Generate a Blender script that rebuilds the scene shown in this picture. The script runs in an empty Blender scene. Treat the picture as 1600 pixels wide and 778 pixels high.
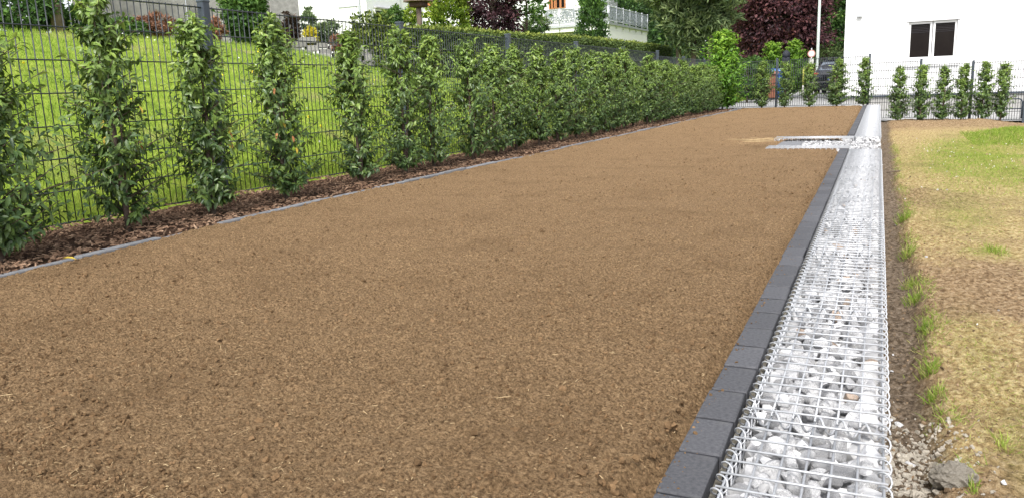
import bpy, bmesh, math, random
import numpy as np
from mathutils import Matrix, Vector

S = bpy.context.scene
COL = S.collection
RAD = math.radians

# ------------------------------------------------------------------ camera
F, VPU, VPV, ROLL, EYE = 1230.0, 1374.0, 118.0, 0.038, 0.70
d1 = np.array([(VPU - 800) / F, (389 - VPV) / F, -1.0]); d1 /= np.linalg.norm(d1)
d2 = np.array([-800 / F, (389 - (VPV + ROLL * VPU)) / F, -1.0])
upv = np.cross(d1, d2); upv /= np.linalg.norm(upv)
if upv[1] < 0: upv = -upv
CR = np.array([np.cross(d1, upv), d1, upv])
cam = bpy.data.cameras.new('camera')
cam.sensor_width = 36.0; cam.lens = 36.0 * F / 1600.0
cam.clip_start = 0.05; cam.clip_end = 2000
co = bpy.data.objects.new('camera', cam); COL.objects.link(co)
mw = Matrix([list(r) + [0] for r in CR] + [[0, 0, 0, 1]]); mw.translation = (0, 0, EYE)
co.matrix_world = mw
S.camera = co

def at(u, v, Y):
    """survey helper: the point at distance Y on the sight line of photo pixel u,v"""
    d = CR @ np.array([(u - 800) / F, (389 - v) / F, -1.0])
    p = d * (Y / d[1]); return Vector((p[0], p[1], p[2] + EYE))

# ------------------------------------------------------------------ light
SUN_EL, SUN_AZ = 52.0, 168.0        # azimuth clockwise from +Y
w = bpy.data.worlds.new('World'); S.world = w; w.use_nodes = True
nt = w.node_tree; nt.nodes.clear()
sky = nt.nodes.new('ShaderNodeTexSky'); sky.sky_type = 'NISHITA'; sky.sun_disc = False
sky.sun_elevation = RAD(SUN_EL); sky.sun_rotation = RAD(SUN_AZ)
sky.air_density = 1.0; sky.dust_density = 3.0; sky.ozone_density = 1.0
hs = nt.nodes.new('ShaderNodeHueSaturation'); hs.inputs['Saturation'].default_value = 0.30
bg = nt.nodes.new('ShaderNodeBackground'); bg.inputs[1].default_value = 0.14
wo = nt.nodes.new('ShaderNodeOutputWorld')
nt.links.new(sky.outputs[0], hs.inputs['Color']); nt.links.new(hs.outputs[0], bg.inputs[0]); nt.links.new(bg.outputs[0], wo.inputs[0])
sl = bpy.data.lights.new('sun', 'SUN'); sl.energy = 1.5; sl.angle = RAD(14); sl.color = (1.0, 0.96, 0.9)
so = bpy.data.objects.new('sun', sl); COL.objects.link(so)
sd = Vector((math.sin(RAD(SUN_AZ)) * math.cos(RAD(SUN_EL)), math.cos(RAD(SUN_AZ)) * math.cos(RAD(SUN_EL)), math.sin(RAD(SUN_EL))))
so.rotation_euler = sd.to_track_quat('Z', 'Y').to_euler()
so.location = (0, -5, 30)
vs = S.view_settings
vs.view_transform = 'Standard'; vs.look = 'None'; vs.exposure = 1.15; vs.gamma = 1.0; vs.use_curve_mapping = False
S.cycles.max_bounces = 6; S.cycles.diffuse_bounces = 3; S.cycles.transparent_max_bounces = 8

# ------------------------------------------------------------------ helpers
rng = np.random.default_rng(7); random.seed(7)

def mk(name, groups, mats, smooth=False, attrs=None, mat_idx=None):
    """groups: list of (V(n,3), F(m,k)) -> one mesh"""
    vs_, loops, starts, totals, off, ls = [], [], [], [], 0, 0
    mi = []
    for gi, (V, Fc) in enumerate(groups):
        V = np.asarray(V, dtype=np.float32); Fc = np.asarray(Fc, dtype=np.int32)
        vs_.append(V); loops.append((Fc + off).ravel())
        m, k = Fc.shape
        starts.append(ls + np.arange(m) * k); totals.append(np.full(m, k)); ls += m * k; off += len(V)
        mi.append(np.full(m, 0 if mat_idx is None else mat_idx[gi]))
    V = np.concatenate(vs_); Lp = np.concatenate(loops)
    st = np.concatenate(starts).astype(np.int32); tt = np.concatenate(totals).astype(np.int32)
    me = bpy.data.meshes.new(name)
    me.vertices.add(len(V)); me.vertices.foreach_set('co', V.ravel())
    me.loops.add(len(Lp)); me.loops.foreach_set('vertex_index', Lp.astype(np.int32))
    me.polygons.add(len(st)); me.polygons.foreach_set('loop_start', st); me.polygons.foreach_set('loop_total', tt)
    me.polygons.foreach_set('use_smooth', np.full(len(st), bool(smooth)))
    if not isinstance(mats, (list, tuple)): mats = [mats]
    for m_ in mats: me.materials.append(m_)
    if mat_idx is not None: me.polygons.foreach_set('material_index', np.concatenate(mi).astype(np.int32))
    for an, arr in (attrs or {}).items():
        a = me.attributes.new(an, 'FLOAT', 'POINT'); a.data.foreach_set('value', np.asarray(arr, dtype=np.float32))
    me.update(); me.validate(verbose=False)
    return me

def link(name, me, parent=None, loc=(0, 0, 0), rot=(0, 0, 0), sc=None):
    o = bpy.data.objects.new(name, me); COL.objects.link(o)
    o.location = loc; o.rotation_euler = rot
    if sc is not None: o.scale = (sc, sc, sc) if np.isscalar(sc) else sc
    if parent is not None: o.parent = parent
    return o

def thing(name, label, cat, loc=(0, 0, 0), rz=0.0, group=None, me=None):
    o = link(name, me, None, loc, (0, 0, rz))
    o['label'] = label; o['category'] = cat
    if group: o['group'] = group
    return o

def kind(o, k): o['kind'] = k; return o

BOXF = np.array([[0, 3, 2, 1], [4, 5, 6, 7], [0, 1, 5, 4], [1, 2, 6, 5], [2, 3, 7, 6], [3, 0, 4, 7]])
def box(x0, y0, z0, x1, y1, z1):
    return (np.array([[x0, y0, z0], [x1, y0, z0], [x1, y1, z0], [x0, y1, z0], [x0, y0, z1], [x1, y0, z1], [x1, y1, z1], [x0, y1, z1]], float), BOXF)

def bevbox(name, x0, y0, z0, x1, y1, z1, b, mat, seg=1):
    bm = bmesh.new()
    V, Fc = box(x0, y0, z0, x1, y1, z1)
    bv = [bm.verts.new(v) for v in V]
    for f in Fc: bm.faces.new([bv[i] for i in f])
    bmesh.ops.bevel(bm, geom=bm.edges[:], offset=b, segments=seg, affect='EDGES', profile=0.5)
    me = bpy.data.meshes.new(name); bm.to_mesh(me); bm.free(); me.materials.append(mat)
    return me

def tube(pts, r, n=6, cap=True):
    """pts (k,3), r scalar or per point -> quads + caps as quads"""
    P = np.asarray(pts, float); k = len(P); r = np.full(k, r) if np.isscalar(r) else np.asarray(r)
    T = np.gradient(P, axis=0); T /= np.linalg.norm(T, axis=1)[:, None] + 1e-12
    ref = np.array([0, 0, 1.0]) if abs(T[0][2]) < 0.9 else np.array([1.0, 0, 0])
    V = []
    nrm = np.cross(T[0], ref); nrm /= np.linalg.norm(nrm)
    for i in range(k):
        nrm = nrm - T[i] * nrm.dot(T[i]); nrm /= np.linalg.norm(nrm) + 1e-12
        bn = np.cross(T[i], nrm)
        a = np.arange(n) * 2 * np.pi / n
        V.append(P[i] + r[i] * (np.cos(a)[:, None] * nrm + np.sin(a)[:, None] * bn))
    V = np.concatenate(V)
    Fq = []
    for i in range(k - 1):
        for j in range(n):
            Fq.append([i * n + j, i * n + (j + 1) % n, (i + 1) * n + (j + 1) % n, (i + 1) * n + j])
    if cap and n == 6:
        e = (k - 1) * n
        Fq += [[3, 2, 1, 0], [5, 4, 3, 0], [e, e + 1, e + 2, e + 3], [e, e + 3, e + 4, e + 5]]
    if cap and n == 4:
        e = (k - 1) * n
        Fq += [[3, 2, 1, 0], [e, e + 1, e + 2, e + 3]]
    return V, np.array(Fq)

def merge(parts):
    """list of (V,F same k) -> one (V,F)"""
    off = 0; VV = []; FF = []
    for V, Fc in parts:
        VV.append(V); FF.append(Fc + off); off += len(V)
    return np.concatenate(VV), np.concatenate(FF)

def repeat(V, Fc, mats4):
    """copy a template by (n,3,3) linear parts and (n,3) offsets"""
    A, T = mats4; n = len(T); k = len(V)
    VV = np.einsum('nij,kj->nki', A, V) + T[:, None, :]
    FF = Fc[None] + (np.arange(n) * k)[:, None, None]
    return VV.reshape(-1, 3), FF.reshape(-1, Fc.shape[1])

def randrot(n, g=rng):
    q = g.normal(size=(n, 4)); q /= np.linalg.norm(q, axis=1)[:, None]
    a, b, c, d = q.T
    return np.stack([np.stack([1 - 2 * (c * c + d * d), 2 * (b * c - a * d), 2 * (b * d + a * c)], -1),
                     np.stack([2 * (b * c + a * d), 1 - 2 * (b * b + d * d), 2 * (c * d - a * b)], -1),
                     np.stack([2 * (b * d - a * c), 2 * (c * d + a * b), 1 - 2 * (b * b + c * c)], -1)], 1)

def rotz(a):
    c, s = np.cos(a), np.sin(a); o = np.zeros_like(a); i = np.ones_like(a)
    return np.stack([np.stack([c, -s, o], -1), np.stack([s, c, o], -1), np.stack([o, o, i], -1)], 1)

def hashn(ix, iy, seed):
    h = (ix.astype(np.int64) * 374761393 + iy.astype(np.int64) * 668265263 + seed * 1442695041) & 0xFFFFFFFF
    h = ((h ^ (h >> 13)) * 1274126177) & 0xFFFFFFFF
    return ((h ^ (h >> 16)) & 0xFFFF) / 65535.0

def vnoise(x, y, seed=0):
    ix = np.floor(x); iy = np.floor(y); fx = x - ix; fy = y - iy
    fx = fx * fx * (3 - 2 * fx); fy = fy * fy * (3 - 2 * fy)
    a = hashn(ix, iy, seed); b = hashn(ix + 1, iy, seed); c = hashn(ix, iy + 1, seed); d = hashn(ix + 1, iy + 1, seed)
    return (a * (1 - fx) + b * fx) * (1 - fy) + (c * (1 - fx) + d * fx) * fy

def fbm(x, y, seed=0, octs=4):
    s = 0; a = 0.5; t = 0
    for i in range(octs):
        s = s + a * vnoise(x * 2 ** i, y * 2 ** i, seed + i * 17); t += a; a *= 0.5
    return s / t

def sstep(a, b, x):
    t = np.clip((x - a) / (b - a), 0, 1); return t * t * (3 - 2 * t)

def grid(xs, ys, zf):
    X, Y = np.meshgrid(xs, ys); Z = zf(X, Y)
    V = np.stack([X, Y, Z], -1).reshape(-1, 3)
    nx, ny = len(xs), len(ys)
    i = np.arange(nx - 1)[None, :] + (np.arange(ny - 1) * nx)[:, None]
    Fc = np.stack([i, i + 1, i + nx + 1, i + nx], -1).reshape(-1, 4)
    return V, Fc

# ------------------------------------------------------------------ materials
def N(t, kind_, **kw):
    n = t.nodes.new(kind_)
    for k, v in kw.items(): setattr(n, k, v)
    return n

def mat(name, cols, scale=8.0, rough=0.8, bump=0.0, bscale=None, bdist=0.02, attr=None, island=0.0, objr=0.0, spec=0.3,
        metal=0.0, trans=0.0, detail=6.0, stops=None, second=None, coat=0.0):
    """cols: list of linear rgb put on a ramp driven by noise (or by a point attribute)"""
    m = bpy.data.materials.new(name); m.use_nodes = True; t = m.node_tree; t.nodes.clear(); L = t.links
    out = N(t, 'ShaderNodeOutputMaterial'); p = N(t, 'ShaderNodeBsdfPrincipled')
    p.inputs['Roughness'].default_value = rough; p.inputs['Metallic'].default_value = metal
    p.inputs['Specular IOR Level'].default_value = spec
    if coat: p.inputs['Coat Weight'].default_value = coat; p.inputs['Coat Roughness'].default_value = 0.05
    tc = N(t, 'ShaderNodeTexCoord')
    nz = N(t, 'ShaderNodeTexNoise'); nz.inputs['Scale'].default_value = scale; nz.inputs['Detail'].default_value = detail
    nz.inputs['Roughness'].default_value = 0.62
    L.new(tc.outputs['Object'], nz.inputs['Vector'])
    rp = N(t, 'ShaderNodeValToRGB'); cr = rp.color_ramp
    n = len(cols); pos = stops or ([0.3 + 0.4 * i / max(n - 1, 1) for i in range(n)] if attr is None else [i / max(n - 1, 1) for i in range(n)])
    while len(cr.elements) < n: cr.elements.new(0.5)
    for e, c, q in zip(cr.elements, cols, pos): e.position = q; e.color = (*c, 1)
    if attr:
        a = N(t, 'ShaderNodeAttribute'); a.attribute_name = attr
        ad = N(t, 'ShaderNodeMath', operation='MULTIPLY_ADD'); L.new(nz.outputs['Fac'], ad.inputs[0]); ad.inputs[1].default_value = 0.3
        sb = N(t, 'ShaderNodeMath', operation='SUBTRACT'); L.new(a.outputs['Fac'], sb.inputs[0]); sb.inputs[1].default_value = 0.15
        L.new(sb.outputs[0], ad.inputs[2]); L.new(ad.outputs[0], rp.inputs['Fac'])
    else: L.new(nz.outputs['Fac'], rp.inputs['Fac'])
    col = rp.outputs['Color']
    if second:      # (colour, scale, lo, hi): patches of another colour
        c2, s2, lo, hi = second
        n2 = N(t, 'ShaderNodeTexNoise'); n2.inputs['Scale'].default_value = s2; n2.inputs['Detail'].default_value = 5.0
        L.new(tc.outputs['Object'], n2.inputs['Vector'])
        mr = N(t, 'ShaderNodeMapRange'); mr.inputs['From Min'].default_value = lo; mr.inputs['From Max'].default_value = hi
        L.new(n2.outputs['Fac'], mr.inputs['Value'])
        mx = N(t, 'ShaderNodeMix', data_type='RGBA'); L.new(mr.outputs[0], mx.inputs[0]); L.new(col, mx.inputs[6]); mx.inputs[7].default_value = (*c2, 1)
        col = mx.outputs[2]
    if island or objr:
        hv = N(t, 'ShaderNodeHueSaturation'); L.new(col, hv.inputs['Color'])
        src = N(t, 'ShaderNodeNewGeometry').outputs['Random Per Island'] if island else N(t, 'ShaderNodeObjectInfo').outputs['Random']
        k = island or objr
        mr2 = N(t, 'ShaderNodeMapRange'); mr2.inputs['To Min'].default_value = 1 - k; mr2.inputs['To Max'].default_value = 1 + k
        L.new(src, mr2.inputs['Value']); L.new(mr2.outputs[0], hv.inputs['Value']); col = hv.outputs['Color']
    L.new(col, p.inputs['Base Color'])
    if bump:
        nb = N(t, 'ShaderNodeTexNoise'); nb.inputs['Scale'].default_value = bscale or scale * 4; nb.inputs['Detail'].default_value = 8.0
        nb.inputs['Roughness'].default_value = 0.7
        L.new(tc.outputs['Object'], nb.inputs['Vector'])
        bp = N(t, 'ShaderNodeBump'); bp.inputs['Strength'].default_value = bump; bp.inputs['Distance'].default_value = bdist
        L.new(nb.outputs['Fac'], bp.inputs['Height']); L.new(bp.outputs[0], p.inputs['Normal'])
    if trans:
        tr = N(t, 'ShaderNodeBsdfTranslucent'); L.new(col, tr.inputs['Color'])
        ms = N(t, 'ShaderNodeMixShader'); ms.inputs[0].default_value = trans
        L.new(p.outputs[0], ms.inputs[1]); L.new(tr.outputs[0], ms.inputs[2]); L.new(ms.outputs[0], out.inputs[0])
    else: L.new(p.outputs[0], out.inputs[0])
    return m

M = {}
M['soil'] = mat('soil', [(.105, .063, .033), (.275, .178, .094), (.44, .296, .163)], 135, .95, 1.0, 170, .02, spec=.1, detail=9, stops=[.34, .5, .66],
                second=((.150, .092, .047), 2.6, .52, 1.1))
M['clod'] = mat('soil_clod', [(.11, .067, .035), (.24, .152, .08)], 40, .95, .8, 150, .01, island=.3, spec=.1)
M['straw'] = mat('straw', [(.27, .185, .10), (.46, .35, .20)], 30, .9, island=.35, spec=.15)
M['mulch_base'] = mat('mulch_base', [(.045, .025, .016), (.10, .055, .035)], 30, .95, 1, 80, .03, spec=.1)
M['bark'] = mat('bark_chip', [(.075, .043, .029), (.175, .108, .070), (.36, .25, .17)], 18, .9, .4, 60, .005, island=.5, spec=.15)
M['edge'] = mat('edging_stone', [(.13, .133, .143), (.225, .23, .24)], 14, .85, .5, 60, .006, objr=.15, spec=.2)
M['paver'] = mat('anthracite_concrete', [(.056, .057, .063), (.080, .081, .089), (.108, .108, .115)], 120, .85, .5, 300, .003, objr=.14, spec=.25,
                 second=((.125, .122, .12), 9, .52, .8))
M['mortar'] = mat('mortar', [(.20, .185, .15), (.34, .32, .27)], 25, .95, 1, 70, .02, spec=.1)
M['membrane'] = mat('black_membrane', [(.012, .013, .016), (.03, .03, .035)], 40, .6, .5, 70, .01)
M['stone'] = mat('white_limestone', [(.25, .25, .26), (.54, .54, .55), (.74, .74, .74)], 11, .8, .6, 60, .006, objr=.14, spec=.25)
M['stone_grey'] = mat('grey_limestone', [(.15, .15, .16), (.30, .30, .31), (.46, .46, .46)], 18, .8, .6, 60, .006, objr=.15, spec=.25)
M['stone_rust'] = mat('rusty_limestone', [(.25, .13, .07), (.42, .33, .26), (.6, .58, .55)], 14, .8, .6, 60, .006, objr=.15, spec=.25)
M['stone_stuff'] = mat('limestone_fill', [(.27, .27, .28), (.50, .50, .51), (.69, .69, .69)], 16, .8, .5, 60, .006, island=.42, spec=.2)
M['gravel'] = mat('mixed_grey_gravel', [(.14, .14, .145), (.32, .32, .325), (.55, .55, .55)], 16, .85, .5, 60, .006, island=.6, spec=.2)
M['core'] = mat('gap_shade_core', [(.06, .06, .062), (.15, .15, .15)], 30, .95, 1, 60, .03)  # solid filler; dark colour stands in for shade between the stones
M['wire'] = mat('galvanised_wire', [(.40, .41, .43), (.54, .55, .57)], 60, .45, metal=.35, spec=.4)
M['field'] = None
M['fence'] = mat('anthracite_fence', [(.024, .029, .034), (.036, .042, .048)], 20, .38, spec=.5)
M['post'] = mat('anthracite_post', [(.040, .052, .068), (.052, .066, .085)], 12, .45, spec=.4)
M['postcap'] = mat('post_cap', [(.06, .075, .095), (.07, .085, .105)], 12, .5, spec=.4)
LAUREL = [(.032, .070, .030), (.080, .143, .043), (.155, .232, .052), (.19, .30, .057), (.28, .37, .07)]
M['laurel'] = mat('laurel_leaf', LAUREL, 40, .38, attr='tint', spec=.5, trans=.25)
M['bark_w'] = mat('shrub_bark', [(.07, .05, .04), (.16, .12, .095)], 25, .9, .6, 60, .01)
M['dead'] = mat('withered_leaf', [(.34, .13, .045), (.48, .22, .09)], 20, .7, trans=.2)
M['yleaf'] = mat('yellow_leaf', [(.45, .34, .04), (.55, .42, .07)], 20, .7, trans=.2)
M['grass'] = mat('grass_blade', [(.085, .15, .022), (.185, .295, .034), (.33, .41, .068), (.46, .41, .18)], 30, .6, attr='tint', trans=.3, spec=.25)
M['flower'] = mat('daisy', [(.7, .7, .66), (.8, .8, .76)], 30, .7)
M['yflower'] = mat('buttercup', [(.70, .55, .02), (.80, .66, .04)], 30, .7)
M['asphalt'] = mat('pale_pavement', [(.28, .28, .28), (.38, .38, .375)], 3, .9, .3, 80, .005, spec=.2)
M['ground'] = mat('far_ground', [(.05, .075, .02), (.10, .13, .04)], .5, .95, spec=.1)
M['white'] = mat('white_render', [(.73, .73, .735), (.77, .77, .77)], 1.2, .9, spec=.2)
M['lilac'] = mat('cool_white_render', [(.70, .70, .73), (.75, .75, .77)], 1.2, .9, spec=.2)
M['plinth'] = mat('grey_plinth', [(.30, .295, .28), (.40, .395, .38)], 4, .9, .4, 100, .004)
M['pane'] = mat('window_pane', [(.007, .005, .005), (.012, .009, .008)], 4, .05, spec=.12)
M['blind'] = mat('window_blind', [(.03, .028, .033), (.045, .042, .048)], 12, .7)
M['frame'] = mat('white_frame', [(.68, .68, .68), (.72, .72, .72)], 8, .4, spec=.4)
M['concrete'] = mat('weathered_concrete', [(.15, .145, .135), (.27, .26, .245), (.36, .35, .33)], 2.2, .92, .6, 50, .01, spec=.15,
                    second=((.12, .12, .105), 1.5, .5, .7))
M['block'] = mat('terrace_stone', [(.20, .195, .185), (.36, .35, .33)], 9, .9, .6, 50, .01, objr=.25)
M['yew'] = mat('yew_foliage', [(.040, .070, .040), (.10, .152, .075), (.17, .23, .105), (.26, .32, .14)], 6, .65, attr='tint', spec=.2, trans=.12)
M['beech'] = mat('copper_beech_foliage', [(.028, .013, .018), (.080, .031, .038), (.16, .065, .068), (.27, .11, .09)], 6, .55, attr='tint', spec=.3, trans=.2)
M['broad'] = mat('broadleaf_foliage', [(.020, .044, .016), (.052, .115, .030), (.11, .21, .042), (.19, .31, .06)], 6, .55, attr='tint', spec=.3, trans=.25)
M['thuja'] = mat('thuja_foliage', [(.045, .09, .016), (.12, .20, .024), (.23, .32, .036), (.34, .42, .06)], 6, .6, attr='tint', spec=.2, trans=.15)
M['bright'] = mat('cherry_laurel_leaf', [(.05, .13, .016), (.105, .235, .022), (.19, .36, .03), (.30, .46, .05)], 20, .4, attr='tint', spec=.4, trans=.3)
M['hedge'] = mat('clipped_hedge', [(.030, .055, .020), (.068, .105, .032), (.13, .18, .042), (.27, .32, .065)], 8, .6, attr='tint', spec=.2, trans=.12)
M['yellow'] = mat('golden_foliage', [(.30, .26, .02), (.52, .46, .03), (.70, .62, .05)], 8, .6, attr='tint', trans=.2)
M['purple'] = mat('barberry_foliage', [(.03, .018, .014), (.075, .045, .032), (.13, .09, .06)], 8, .6, attr='tint', trans=.15)
M['rust'] = mat('dry_rust_foliage', [(.10, .05, .03), (.26, .12, .07), (.40, .22, .14)], 8, .7, attr='tint', trans=.15)
M['trunk'] = mat('tree_bark', [(.08, .06, .045), (.20, .16, .125)], 8, .9, .8, 30, .03)
M['wood'] = mat('grey_brown_wood', [(.11, .08, .06), (.20, .155, .12)], 10, .85, .5, 40, .01)
M['orange'] = mat('orange_wood', [(.36, .14, .05), (.46, .19, .075)], 10, .6)
M['darkwood'] = mat('dark_brown_wood', [(.05, .028, .02), (.085, .05, .034)], 10, .7)
M['steel'] = mat('pale_steel', [(.42, .44, .46), (.52, .54, .56)], 10, .4, metal=.4, spec=.5)
M['railing'] = mat('railing_steel', [(.22, .25, .27), (.32, .35, .37)], 10, .5, spec=.4)
M['lamp'] = mat('grey_green_pole', [(.42, .47, .45), (.50, .54, .52)], 6, .5)
M['blue'] = mat('blue_plastic', [(.02, .07, .27), (.03, .09, .33)], 5, .45, spec=.4)
M['bluelid'] = mat('light_blue_plastic', [(.06, .17, .48), (.08, .20, .55)], 5, .45, spec=.4)
M['brown'] = mat('brown_plastic', [(.20, .075, .045), (.25, .10, .06)], 5, .5, spec=.4)
M['rubber'] = mat('rubber', [(.015, .015, .016), (.025, .025, .026)], 20, .8)
M['carpaint'] = mat('dark_car_paint', [(.010, .012, .020), (.014, .016, .026)], 3, .25, spec=.5, coat=.8)
M['carglass'] = mat('car_glass', [(.16, .19, .24), (.22, .26, .31)], 3, .08, spec=.8)
M['red'] = mat('red_lens', [(.50, .015, .012), (.60, .03, .02)], 10, .25, spec=.5)
M['signred'] = mat('sign_red', [(.55, .22, .19), (.6, .26, .23)], 10, .5)
M['signwhite'] = mat('sign_white', [(.72, .70, .68), (.78, .76, .74)], 10, .5)
M['lime'] = mat('pale_yellow_paint', [(.62, .60, .10), (.70, .68, .16)], 10, .6)
M['charcoal'] = mat('charcoal_cover', [(.028, .032, .042), (.045, .050, .064)], 6, .7, .4, 20, .02)
M['earth_clod'] = mat('earth_clod', [(.15, .105, .065), (.30, .215, .135)], 20, .95, .6, 60, .01, island=.35, spec=.1)
M['rock'] = mat('earthy_rock', [(.36, .32, .26), (.58, .53, .45)], 9, .95, .9, 30, .03)

# field material with growth maps
def field_mat():
    m = bpy.data.materials.new('field_soil'); m.use_nodes = True; t = m.node_tree; L = t.links
    p = t.nodes['Principled BSDF']; p.inputs['Roughness'].default_value = .95; p.inputs['Specular IOR Level'].default_value = .1
    tc = N(t, 'ShaderNodeTexCoord')
    def nz(s, det=8):
        n = N(t, 'ShaderNodeTexNoise'); n.inputs['Scale'].default_value = s; n.inputs['Detail'].default_value = det; n.inputs['Roughness'].default_value = .65
        L.new(tc.outputs['Object'], n.inputs['Vector']); return n
    def ramp(src, cols, pos):
        r = N(t, 'ShaderNodeValToRGB')
        while len(r.color_ramp.elements) < len(cols): r.color_ramp.elements.new(.5)
        for e, c, q in zip(r.color_ramp.elements, cols, pos): e.color = (*c, 1); e.position = q
        L.new(src, r.inputs[0]); return r.outputs[0]
    def at_(nm):
        a = N(t, 'ShaderNodeAttribute'); a.attribute_name = nm; return a.outputs['Fac']
    def mix(f, a, b):
        x = N(t, 'ShaderNodeMix', data_type='RGBA'); L.new(f, x.inputs[0]); L.new(a, x.inputs[6]); L.new(b, x.inputs[7]); return x.outputs[2]
    straw = ramp(nz(34, 12).outputs['Fac'], [(.23, .15, .072), (.43, .315, .15), (.60, .48, .265)], [.39, .5, .61])
    earth = ramp(nz(30, 12).outputs['Fac'], [(.15, .095, .052), (.31, .21, .115), (.45, .335, .205)], [.39, .5, .62])
    trench = ramp(nz(34, 12).outputs['Fac'], [(.085, .062, .042), (.185, .14, .098), (.31, .25, .19)], [.39, .5, .65])
    green = ramp(nz(30).outputs['Fac'], [(.10, .13, .02), (.23, .27, .045), (.36, .34, .10)], [.3, .5, .7])
    c = mix(at_('bare'), straw, earth); c = mix(at_('green'), c, green); c = mix(at_('trench'), c, trench)
    L.new(c, p.inputs['Base Color'])
    bp = N(t, 'ShaderNodeBump'); bp.inputs['Strength'].default_value = 1; bp.inputs['Distance'].default_value = .03
    L.new(nz(60, 10).outputs['Fac'], bp.inputs['Height']); L.new(bp.outputs[0], p.inputs['Normal'])
    return m
M['field'] = field_mat()
M['lawn'] = mat('lawn_turf', [(.14, .22, .028), (.24, .34, .040), (.32, .39, .065)], 7, .95, .8, 60, .03, spec=.1,
                second=((.30, .29, .11), 1.6, .56, .74))

# ------------------------------------------------------------------ terrain
def ring_ground():
    X0, X1, Y0, Y1, B = -46.0, 14.0, -8.0, 21.62, 700.0
    V = np.array([[-B, -B, 0], [B, -B, 0], [B, B, 0], [-B, B, 0], [X0, Y0, 0], [X1, Y0, 0], [X1, Y1, 0], [X0, Y1, 0]], float); V[:, 2] = -.78
    Fc = np.array([[0, 1, 5, 4], [1, 2, 6, 5], [2, 3, 7, 6], [3, 0, 4, 7]])
    kind(link('ground', mk('ground', [(V, Fc)], M['ground'])), 'structure')
ring_ground()
# pavement behind the back fence: upper court on the left, sloping forecourt by the house
V, Fc = grid(np.linspace(-16, 14, 61), np.linspace(21.56, 75, 60), lambda X, Y: -.03 - .42 * sstep(-.9, .3, X) * (1 - sstep(24.5, 30, Y)) + .02 * (fbm(X * .5, Y * .5, 3) - .5))
kind(link('pavement', mk('pavement', [(V, Fc)], M['asphalt'], True)), 'structure')

EDGE_Y = np.array([-4, 2.07, 4.37, 8.0, 20.1, 22.0]); EDGE_X = np.array([-3.34, -3.40, -3.49, -3.40, -3.17, -3.14])
edge_x = lambda y: np.interp(y, EDGE_Y, EDGE_X)
YB = 21.42
SX0, SX1, SY0, SY1 = -1.02, -.225, 8.80, 9.96      # stair recess

def soil_z(X, Y):
    n = fbm(X * .8, Y * .8, 1, 3) - .5
    c = fbm(X * 9, Y * 9, 5, 4) - .5
    cl = np.clip(fbm(X * 26, Y * 26, 11, 3) - .56, 0, 1)
    f = fbm(X * 60, Y * 60, 23, 2) - .5
    z = -.010 + .024 * n + .014 * c + .022 * cl + .009 * f + .020 * (fbm(X * 110, Y * 110, 29, 2) - .5) - .05 * np.clip(.36 - fbm(X * 34, Y * 34, 37, 3), 0, 1)
    d = np.maximum(np.abs(X - (-1.3)) - .25, 0) + np.maximum(np.abs(Y - 9.3) - .5, 0)
    z -= .05 * np.exp(-(d / .15) ** 2)
    return z

def soil():
    ys = [0.7]
    while ys[-1] < YB: ys.append(ys[-1] + .009 * max(1, (ys[-1] / 2.0) ** 1.3))
    ys = np.array(ys); ys[-1] = YB
    us = np.linspace(0, 1, 460)
    U, Y = np.meshgrid(us, ys); xl = edge_x(Y) - .01; X = xl + (-.320 - xl) * U
    Z = soil_z(X, Y)
    # the soil dips a little against the kerb and the edging
    Z -= .030 * np.exp(-((X + .32) / .05) ** 2) + .03 * np.exp(-((X + .36) / .05) ** 2 - ((Y - 1.28) / .06) ** 2)
    V = np.stack([X, Y, Z], -1).reshape(-1, 3); nx, ny = len(us), len(ys)
    i = np.arange(nx - 1)[None, :] + (np.arange(ny - 1) * nx)[:, None]
    Fc = np.stack([i, i + 1, i + nx + 1, i + nx], -1).reshape(-1, 4)
    ctr = V[Fc].mean(1)
    hole = (ctr[:, 0] > SX0 + .02) & (ctr[:, 1] > SY0 + .02) & (ctr[:, 1] < SY1 - .02)
    Fc = Fc[~hole]
    kind(link('soil', mk('soil', [(V, Fc)], M['soil'], True)), 'structure')
    # behind the camera and under the frame
    V, Fc = grid(np.linspace(-3.42, -.32, 40), np.linspace(-6, .7, 40), lambda X, Y: -.02 + .02 * (fbm(X * 4, Y * 4, 2) - .5))
    kind(link('soil', mk('soil_back', [(V, Fc)], M['soil'], True)), 'structure')
soil()

MULX = -4.46
V, Fc = grid(np.linspace(MULX - .05, -3.40, 40), np.linspace(-4, YB + .1, 320),
             lambda X, Y: -.045 + .045 * fbm(X * 6, Y * 6, 8) - .02 * sstep(-3.52, -3.42, X))
kind(link('mulch_bed', mk('mulch_bed', [(V, Fc)], M['mulch_base'], True)), 'structure')

HY = np.array([-8, 5, 8, 10, 11.4, 13, 20, 32, 60]); HZ = np.array([1.5, 1.5, 1.5, 1.43, 1.24, 1.05, .98, .9, .7])
def lawn_z(X, Y):
    t = np.clip((-4.45 - X) / 3.75, 0, 1); s = t * (1 - .25 * t) / .75
    top = np.interp(Y, HY, HZ)
    z = -.02 + top * np.minimum(s, 1.0) + .05 * (fbm(X * .9, Y * .9, 31) - .5) * np.minimum(t * 4, 1)
    return z + .10 * np.clip((-8.2 - X) / 3, 0, 1.5) * 1.0
V, Fc = grid(np.concatenate([np.linspace(-46, -10, 30)[:-1], np.linspace(-10, -4.43, 80)]), np.linspace(-8, 62, 260), lawn_z)
kind(link('lawn', mk('lawn', [(V, Fc)], M['lawn'], True)), 'structure')

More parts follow.
